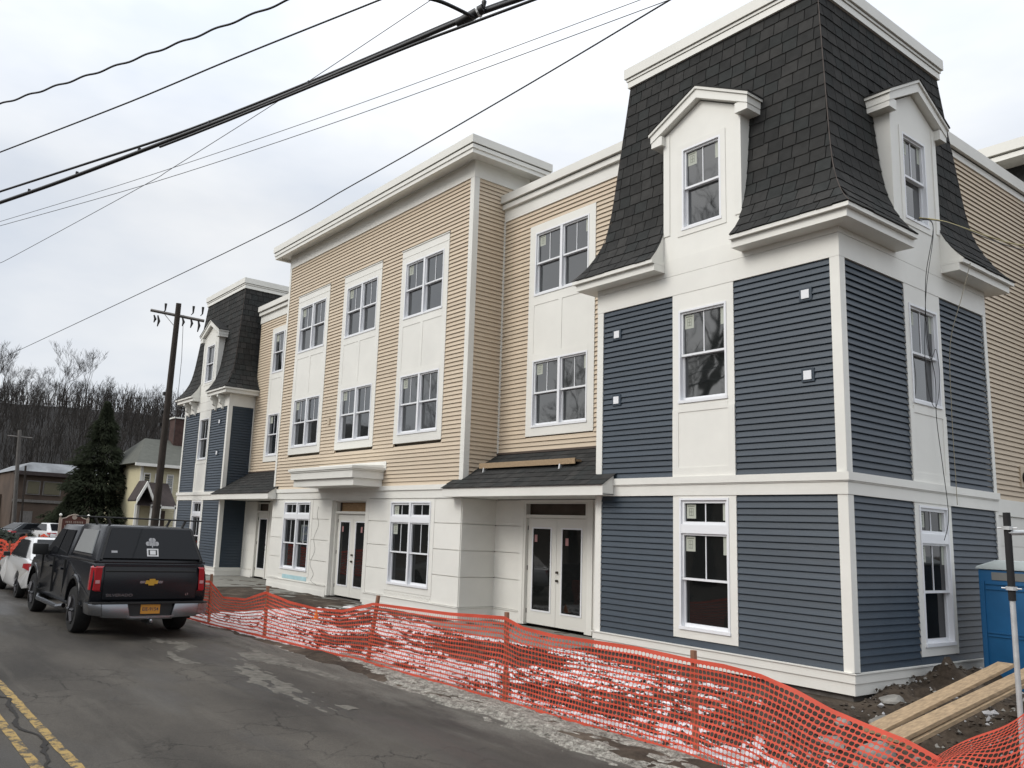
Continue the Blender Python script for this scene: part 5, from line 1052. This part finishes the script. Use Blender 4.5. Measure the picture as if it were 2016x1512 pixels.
def wire(label, pts, r, m=None, l0=14, l1=10, n=6):
    return tag(build('overhead_cable', MB().tube(ext(pts, l0, l1), r, n), m or M['cable'], smooth=True), label, 'overhead cable')
# twisted topmost cable
b0 = ext(A, 14, 10, 10); base = []
for p, q in zip(b0, b0[1:]):
    n_ = max(1, int((q - p).length / .05)); base += [p.lerp(q, t / n_) for t in range(n_)]
tw = []
acc = 0
for i, p in enumerate(base):
    if i: acc += (p - base[i - 1]).length
    tw.append(p + Vector((0, 0, .014 * math.sin(acc * 9.5))))
tag(build('overhead_cable', MB().tube(tw, .015, 6), M['cable'], smooth=True), 'topmost black overhead cable, twisted and wavy', 'overhead cable')
wire('second smooth black overhead cable below the wavy one', B, .012)
wire('upper black cable of the thick pair crossing the sky', C1w, .019)
wire('thickest black cable bundle crossing the sky', C2w, .030)
wire('black cable running just below the thick bundle at top centre', C3w, .017, l0=2.0)
wire('thin wire crossing steeply under the thick bundle', Dw, .005, M['greycable'])
wire('upper of two thin grey parallel wires below the thick bundle', E1, .0045, M['greycable'])
wire('lower of two thin grey parallel wires below the thick bundle', E2, .0050, M['greycable'])
wire('lone black service wire running low over the building roofline', Fw, .011, l0=60)
wire('short thick drop cable joining the bundle at top centre', [(-1.6, -8.6, 8.35), (-.95, -7.7, 8.10), (-.78, -7.42, 7.97), (-.62, -7.17, 7.90), (-.55, -6.85, 7.85)], .022, l0=3, l1=.1)
sp = thing('cable_splice', 'bulky black splice clamp on the thick cable bundle', 'cable clamp', (-.60, -6.78, 7.88))
build('clamp_body', MB().tube([(-.16, -.07, -.045), (.16, .065, .045)], .058, 10), M['cable'], sp, smooth='auto'); build('clamp_knob', MB().lathe((.17, .06, .10), [(.012, -.06), (.028, .0), (.03, .03), (.01, .045)], 8), M['cable'], sp)
build('clamp_ring', MB().tube([(.09, .036, .02), (.11, .044, .026)], .066, 10), M['steel'], sp)
for x in (-2.9, -4.6, -6.0, -7.4, -8.6):
    t = (x + 9.39) / 9.38; k = min(6, int(t * 7)); y = float(np.interp(x, [p[0] for p in C2w], [p[1] for p in C2w])); z = float(np.interp(x, [p[0] for p in C2w], [p[2] for p in C2w]))
    o = build('cable_clip', MB().box(-.02, .02, -.02, .02, .02, .06), M['cable'], loc=(x, y, z)); tag(o, 'tiny clip on top of the thickest cable bundle', 'cable clip', 'clips along the thick cable bundle')

# ---------------------------------------------------------------- utility poles
up = thing('utility_pole', 'tall dark wooden utility pole with a wooden crossarm behind the pickup', 'utility pole', (-28.0, -1.35, -.2))
build('pole', MB().tube([(0, 0, 0), (.55, -.13, 4), (1.64, -.41, 10.76)], [.17, .145, .105], 14), M['pole'], up, smooth='auto')
ax = Vector((1.55, -.40, 10.25)); dv = Vector((.50, .86, -.03)).normalized()
arm = build('crossarm', MB().tube([ax - dv * 1.05 + Vector((0, 0, .14)), ax + dv * 1.08 - Vector((0, 0, .10))], .062, 4), M['greywood'], up)
build('arm_brace', MB().tube([ax + Vector((0, 0, -.5)), ax - dv * .5 + Vector((0, 0, .03))], .015, 4), M['steel'], arm)
for t, dn in ((-.55, 0), (.55, 0), (.92, 0)):
    p = ax + dv * t + Vector((0, 0, .10)); build('insulator', MB().tube([p, p + Vector((.06, .05, .08)), p + Vector((.06, .05, .36))], [.02, .03, .055], 8), M['plastic'], arm)
for t, q in ((-.90, .30), (-.75, .45), (.22, .34), (.55, .38), (.84, .52)):
    p = ax + dv * t + Vector((0, 0, -.05)); build('fused_cutout', MB().tube([p, p + Vector((.02, .06, -q * .5)), p + Vector((0, .02, -q))], [.03, .055, .02], 8), M['plastic'], arm)
build('ground_wire', MB().tube([(1.72, -.2, 10.3), (1.72, -.1, 8.5), (1.7, -.1, 5.2)], .01, 4), M['greycable'], up)
for z, w_ in ((7.15, .10), (6.4, .12), (5.9, .12)): x = .137 * z + .03; build('pole_step', MB().box(x - .33 - .0, x - .12, -.40, -.22, z - .05, z + .08), M['plastic'], up)
u2 = thing('utility_pole', 'distant grey utility pole with small crossarm beside the brown building', 'utility pole', (-60.9, -1.1, -.2))
build('pole', MB().tube([(0, 0, 0), (.9, -.6, 8.0)], [.16, .12], 10), M['greywood'], u2, smooth='auto'); build('crossarm', MB().tube([(.62, -1.3, 7.55), (1.1, .25, 7.5)], .05, 4), M['greywood'], u2); build('conduit', MB().tube([(.3, .42, 0), (.8, .1, 5.5)], .07, 8), M['pole'], u2)

# ---------------------------------------------------------------- yellow house
hx = thing('yellow_house', 'pale yellow two storey clapboard house with a grey green roof and small front porch', 'house', (-56, 6.5, -.2)); HO = Vector((-56, 6.5, -.2))
# wall facing +x (towards us): plane x=-51.5 ; y from 3.6 to 8.4 ; eave z 5.4
def hp(name, mb, m, parent=hx, **k): return build(name, mb, m, parent, org=HO, **k)
hp('wall', MB().box(-60, -51.6, 4.74, 15, -.2, 5.7), M['yellow'])
hy0 = 4.3
FH = face('E', -51.6)
n = 34; mb = MB()
for i in range(n): profile_board(mb, FH, 4.74, 15, .3 + i * .158, .158)
o = hp('clapboards', mb, M['yellow'], recalc=False); o['kind'] = 'stuff'
hp('corner_trim', fb(MB(), FH, 4.68, 4.86, 0, 5.6, 0, .06), M['white'])
rf = MB().prism([(-51.0, 4.2, 5.62), (-55.6, 5.9, 7.7), (-60.2, 4.2, 5.62)], (0, 11.8, 0)); rfo = hp('roof', rf, M['roofgrey'])
hp('gutter', fb(MB(), FH, 4.15, 15.5, 5.42, 5.62, .45, .62), M['white'])
ch = hp('chimney', MB().box(-55.9, -54.7, 7.7, 9.0, 6.9, 9.3), M['brick'], rfo); hp('chimney_cap', MB().box(-56.0, -54.6, 7.6, 9.1, 9.3, 9.4), M['cap'], rfo)
for y in (4.98, 5.75, 6.55, 8.4):
    wn = MB(); fb(wn, FH, y - .08, y, 3.3, 5.0, 0, .07); fb(wn, FH, y + .34, y + .40, 3.3, 5.0, 0, .07); fb(wn, FH, y, y + .34, 4.92, 5.0, 0, .07); fb(wn, FH, y - .10, y + .44, 3.2, 3.3, 0, .1); fb(wn, FH, y, y + .34, 4.08, 4.16, 0, .05)
    ww = hp('window', wn, M['white']); hp('pane', fb(MB(), FH, y, y + .34, 3.3, 4.92, 0, .03), M['glass'], ww)
# porch
hp('porch_roof', MB().hexa([(-51.6, 4.6, 2.95), (-49.2, 4.0, 2.75), (-49.2, 6.6, 2.75), (-51.6, 6.9, 2.95), (-51.6, 4.9, 4.35), (-51.2, 4.9, 4.35), (-51.2, 6.5, 4.35), (-51.6, 6.5, 4.35)]), M['roofbrown'])
hp('porch_fascia', MB().box(-49.3, -49.15, 4.9, 6.6, 2.62, 2.78), M['white'])
g = MB()
for s in (-1, 1): g.prism([(-48.9, 4.40, 4.02), (-48.9, 4.40 + s * .56, 2.85), (-48.9, 4.40 + s * .56, 3.18), (-48.9, 4.40, 4.34)], (.15, 0, 0))
gg = hp('porch_gable', g, M['white']); q = MB().prism([(-48.95, 3.78, 3.1), (-48.95, 4.4, 4.38), (-48.95, 5.02, 3.1), (-48.95, 4.98, 3.0), (-48.95, 4.40, 4.2), (-48.95, 3.82, 3.0)], (-1.8, 0, 0)); hp('gable_roof', q, M['roofbrown'], gg)
for y in (3.92, 4.92, 5.5, 6.5): hp('porch_post', MB().box(-49.3, -49.15, y - .05, y + .05, -.2, 2.85), M['white'])
hp('door', fb(MB(), FH, 6.05, 6.6, .1, 2.5, 0, .05), mat('dark_house_door', (.05, .03, .02), .6)); hp('window', fb(MB(), FH, 5.55, 5.85, .9, 2.4, 0, .05), M['glass'])
# brown commercial building
bb = thing('brown_building', 'low brown building with a snowy roof edge behind the parked cars at far left', 'building', (-84, 4, -.2)); BB = Vector((-84, 4, -.2))
def b2(name, mb, m, parent=bb): return build(name, mb, m, parent, org=BB)
b2('wall', MB().box(-94, -78, 1.2, 16, -.2, 5.7), M['brownwall']); b2('wall', MB().box(-95, -84, -6, 1.2, -.2, 3.6), M['brownwall'])
r_ = b2('roof', MB().hexa([(-94.4, 1.0, 5.7), (-77.6, 1.0, 5.7), (-77.6, 16.2, 5.7), (-94.4, 16.2, 5.7), (-90, 2.6, 6.6), (-79, 2.6, 6.6), (-79, 14, 6.6), (-90, 14, 6.6)]), M['snowroof'])
b2('fascia', MB().box(-77.65, -77.4, 1.0, 16.2, 5.35, 5.7), M['roofbrown'])
for y, w_ in ((2.2, 1.2), (3.6, 1.6)):
    ww = b2('window', MB().box(-78.02, -77.9, y, y + w_, 3.6, 4.9), M['greywood']); b2('pane', MB().box(-77.9, -77.86, y + .12, y + w_ - .12, 3.7, 4.8), M['glass'], ww)
b2('band', MB().box(-78.02, -77.85, 1.2, 16, 2.9, 3.15), M['greywood']); b2('garage_door', MB().box(-78.02, -77.9, 5.5, 9.5, -.1, 2.7), mat('tan_panel', (.13, .10, .08), .8)); b2('door', MB().box(-78.02, -77.9, 2.0, 3.0, -.1, 2.1), M['greywood'])
# carved sign
sg = thing('carved_sign', 'brown carved wooden sign with arched top and round post finials', 'sign', (-42.2, -1.25, -.2), rz=math.radians(-4))
prf = [(-.62, 1.05), (.62, 1.05), (.62, 1.95), (.42, 2.0), (.26, 2.12), (0, 2.2), (-.26, 2.12), (-.42, 2.0), (-.62, 1.95)]
build('board', MB().prism([(0, y, z) for y, z in prf], (.06, 0, 0)), M['signred'], sg)
tr = MB()
for (a, b) in zip(prf, prf[1:] + prf[:1]): tr.tube([(.07, a[0], a[1]), (.07, b[0], b[1])], .028, 5)
build('trim', tr, M['signtrim'], sg)
for s in (-1, 1): pp = build('post', MB().box(-.03, .07, s * .70 - .05, s * .70 + .05, 0, 2.02), M['signtrim'], sg); build('finial', MB().lathe((.02, s * .70, 2.05), [(.02, 0), (.075, .06), (.075, .12), (.02, .18)], 10), M['white'], pp)
build('emblem', MB().lathe((.06, 0, 2.05), [(.13, 0), (.13, .02)], 14, 'x'), M['signtrim'], sg)
for z, y0, y1 in ((1.78, -.42, .42), (1.55, -.46, .46), (1.30, -.34, .34)):   # illegible rows of raised lettering
    lt = MB(); y = y0
    while y < y1: lt.box(.06, .075, y, y + .035, z - .055, z + .055); y += .085 if random.random() < .8 else .14
    build('lettering', lt, M['signtrim'], sg)

# ---------------------------------------------------------------- vegetation
def bare_tree(seed, h, spread=.5, levels=5, rad=None, lean=0.0, kids=3, minr=.006):
    rr = random.Random(seed); mb = MB()
    def grow(p, d, ln, r, lv):
        pts = [p]; rs = [r]; n = 4 if lv > 1 else 2
        for i in range(n):
            d = (d + Vector((rr.uniform(-1, 1), rr.uniform(-1, 1), rr.uniform(-.3, .7))) * (.13 if lv == levels else .20)).normalized(); p = p + d * ln / n; pts.append(p); rs.append(r * (1 - .42 * (i + 1) / n))
        mb.tube(pts, rs, 6 if lv == levels else (4 if lv > 2 else 3), cap=False)
        if lv <= 1: return
        k = kids + (1 if lv == levels else 0)
        for j in range(k + (1 if lv <= 3 else 0)):
            i = n if j == 0 else rr.randint(max(1, n - 3 if lv < levels else 2), n); q = pts[i]; a = rr.uniform(0, 2 * math.pi); sd = Vector((math.cos(a), math.sin(a), rr.uniform(.1, .9))).normalized()
            nd = (d * (.9 if j == 0 else .55) + sd * spread * (.5 if j == 0 else 1.0)).normalized(); grow(q, nd, ln * rr.uniform(.55, .78), max(minr, rs[i] * (.75 if j == 0 else .55)), lv - 1)
    grow(Vector((0, 0, 0)), Vector((lean, 0, 1)).normalized(), h * .38, rad or h * .018, levels); return mb
# trees on the ridge: a handful of different meshes, reused
protos = []
for i, (sd_, sp_) in enumerate(((1, .5), (2, .7), (3, .45), (4, .85), (5, .6), (6, .38))): protos.append(build('bare_tree', bare_tree(sd_, 11, sp_ + .1, 6, .13, kids=3, minr=.016), M['twig'], recalc=False).data)
for o in [o for o in bpy.data.objects if o.name.startswith('bare_tree')]: bpy.data.objects.remove(o)
TL = 'bare winter tree standing on the skyline of the wooded hill'
rr = random.Random(11)
spots = []
for i in range(46):
    t = i / 45; y = 2 + t * 66; x = -178 + rr.uniform(-14, 12) + t * 14; spots.append((x, y, rr.uniform(.40, .85)))
for x, y, s in ((-182, 11, 1.22), (-184, 9, 1.1), (-180, 13.5, 1.0), (-176, 23.5, 1.15), (-173, 27, 1.05), (-178, 16, .95), (-170, 52, .9), (-168, 50, .8), (-182, 6, 1.1), (-179, 18, .85), (-160, 55, .9)): spots.append((x, y, s))
special = {46: 'tallest group of bare trees at the left edge of the skyline', 49: 'tall forked bare tree standing alone above the skyline'}
for i, (x, y, s) in enumerate(spots):
    o = bpy.data.objects.new('bare_tree', protos[i % 6 if i not in (49, 50) else (2 if i == 49 else 5)]); COL.objects.link(o); o.location = (x, y, float(gz(x, y)) - .3); o.rotation_euler = (0, 0, rr.uniform(0, 6.28)); o.scale = (s, s, s * (1.1 if s > .99 else .95)); o.hide_render = False
    sp_l = {46: 'tallest bare tree at the left edge of the skyline', 49: 'tall forked bare tree standing alone above the skyline', 53: 'spreading bare tree on the skyline just left of the main utility pole', 54: 'thin bare tree on the skyline behind the main utility pole'}.get(i)
    tag(o, sp_l or TL, 'tree', None if sp_l else 'bare trees along the hill skyline')
# the wooded slope itself, countless thin trunks
protos2 = [bare_tree(s + 20, 9, .5, 3, .10, kids=2, minr=.04) for s in range(5)]
mb = MB(); pa = [(np.array(p.v), p.f) for p in protos2]; allv = []; allf = []; off = 0
for i in range(3000):
    y = rr.uniform(-22, 95); x = rr.uniform(-196, -92); 
    if x > -100 and y < 14: continue
    z = float(gz(x, y)) - .2; V_, F_ = pa[i % 5]; a = rr.uniform(0, 6.28); s = rr.uniform(.5, .9) * (.75 if x < -180 else 1); c, sn = math.cos(a) * s, math.sin(a) * s
    P_ = np.stack([V_[:, 0] * c - V_[:, 1] * sn + x, V_[:, 0] * sn + V_[:, 1] * c + y, V_[:, 2] * s + z], -1); allv.append(P_); allf += [tuple(k + off for k in f) for f in F_]; off += len(V_)
me = bpy.data.meshes.new('woodland'); me.from_pydata(np.concatenate(allv).tolist(), [], allf); me.materials.append(M['twig']); o = bpy.data.objects.new('woodland', me); COL.objects.link(o); tag(o, 'leafless woodland covering the far hillside', kind='stuff')
# conifer
def conifer(h, rb, seed, n):
    rr = random.Random(seed); mb = MB(); lay = int(h / .22)
    for i in range(n):
        t = rr.random() ** .85; z = h * (1 - t) ; z = max(.25, z); lobe = 1 + .16 * math.sin(z * 3.1) + .1 * math.sin(z * 7.3)
        a = rr.uniform(0, 6.283); R_ = rb * (1 - z / h) ** .92 * lobe * (1 + .18 * math.sin(a * 3 + z) + .12 * math.sin(a * 7 + z * 2)); q = R_ * rr.uniform(.55, 1.03) + .05
        p = Vector((q * math.cos(a), q * math.sin(a), z - q * .18)); d = Vector((math.cos(a), math.sin(a), rr.uniform(-.7, .35))).normalized(); u = d.cross(Vector((0, 0, 1))).normalized(); s = rr.uniform(.12, .28) * (1.15 if z < h * .6 else .75)
        mb.add([p - u * s * .28, p + d * s * 1.2 + Vector((0, 0, -.05)), p + u * s * .28, p + Vector((0, 0, s * .35))], [(0, 1, 2), (0, 1, 3), (2, 1, 3)])
    return mb
ct = thing('conifer', 'tall dark evergreen conifer beside the yellow house', 'tree', (-56.8, 3.35, -.2))
build('crown', conifer(10.4, 3.5, 5, 21000), M['conifer'], ct, recalc=False); build('trunk', MB().tube([(0, 0, 0), (0, 0, 9.8)], [.28, .05], 8), M['bark'], ct)
ct = thing('conifer', 'lower broad evergreen growing at the foot of the tall conifer', 'tree', (-56.2, 1.4, -.2))
build('crown', conifer(3.6, 2.3, 9, 4500), M['conifer'], ct, recalc=False); build('trunk', MB().tube([(0, 0, 0), (0, 0, 4.5)], [.18, .05], 8), M['bark'], ct)
def bush(name, label, x, y, rx_, ry_, h, n, seed, m='hedge'):
    rr = random.Random(seed); mb = MB()
    for i in range(n):
        a = rr.uniform(0, 6.283); q = rr.random() ** .4; z = h * rr.random() ** .8; sc = math.sqrt(max(.05, 1 - (z / h) ** 2)); p = Vector((rx_ * q * sc * math.cos(a), ry_ * q * sc * math.sin(a), z)); d = Vector((rr.uniform(-1, 1), rr.uniform(-1, 1), rr.uniform(-.3, 1))).normalized(); u = d.cross(Vector((.3, .2, 1))).normalized(); s = rr.uniform(.06, .15)
        mb.add([p - u * s * .4, p + d * s, p + u * s * .4], [(0, 1, 2)])
    return tag(build(name, mb, M[m], loc=(x, y, -.15), recalc=False), label, 'shrub')
bush('hedge', 'low dark hedge behind the distant orange net', -37.0, -6.2, 1.9, 2.4, 1.35, 7000, 3)
# big bare trees across the road (behind the viewpoint, mirrored in the windows)
RF = ((-20.5, -24, 25, 31, 'huge bare tree mirrored in the right tower dormer window'), (-16, -27, 16, 32, 'bare tree mirrored in the right tower second floor window'), (-33, -25, 15, 33, 'bare tree mirrored in the recessed beige wing window'),
      (-46, -26, 14, 34, 'bare tree mirrored in the middle beige windows'), (-59, -27, 14, 35, 'bare tree mirrored in the left beige windows'), (-27, -30, 18, 36, 'bare tree further back mirrored beside the recessed wing window'), (-9, -28, 13, 37, 'bare tree straight across the road from the tower'))
for x, y, h, sd_, lb in RF:
    o = build('bare_tree', bare_tree(sd_, h, .62, 6, h * .024, kids=3, minr=.02), M['bark'], recalc=False, loc=(x, y, -.2)); tag(o, lb, 'tree')
# a dark house across the road, also only mirrored
oh = thing('house', 'dark house across the road mirrored in the ground floor glass', 'house', (-7, -31, -.2)); build('wall', MB().box(-6, 6, -4, 4, 0, 5.2), mat('dull_house_wall', (.16, .15, .13), .8), oh); build('roof', MB().prism([(-6.5, -4.5, 5.2), (-6.5, 0, 8), (-6.5, 4.5, 5.2)], (13, 0, 0)), M['roofbrown'], oh)
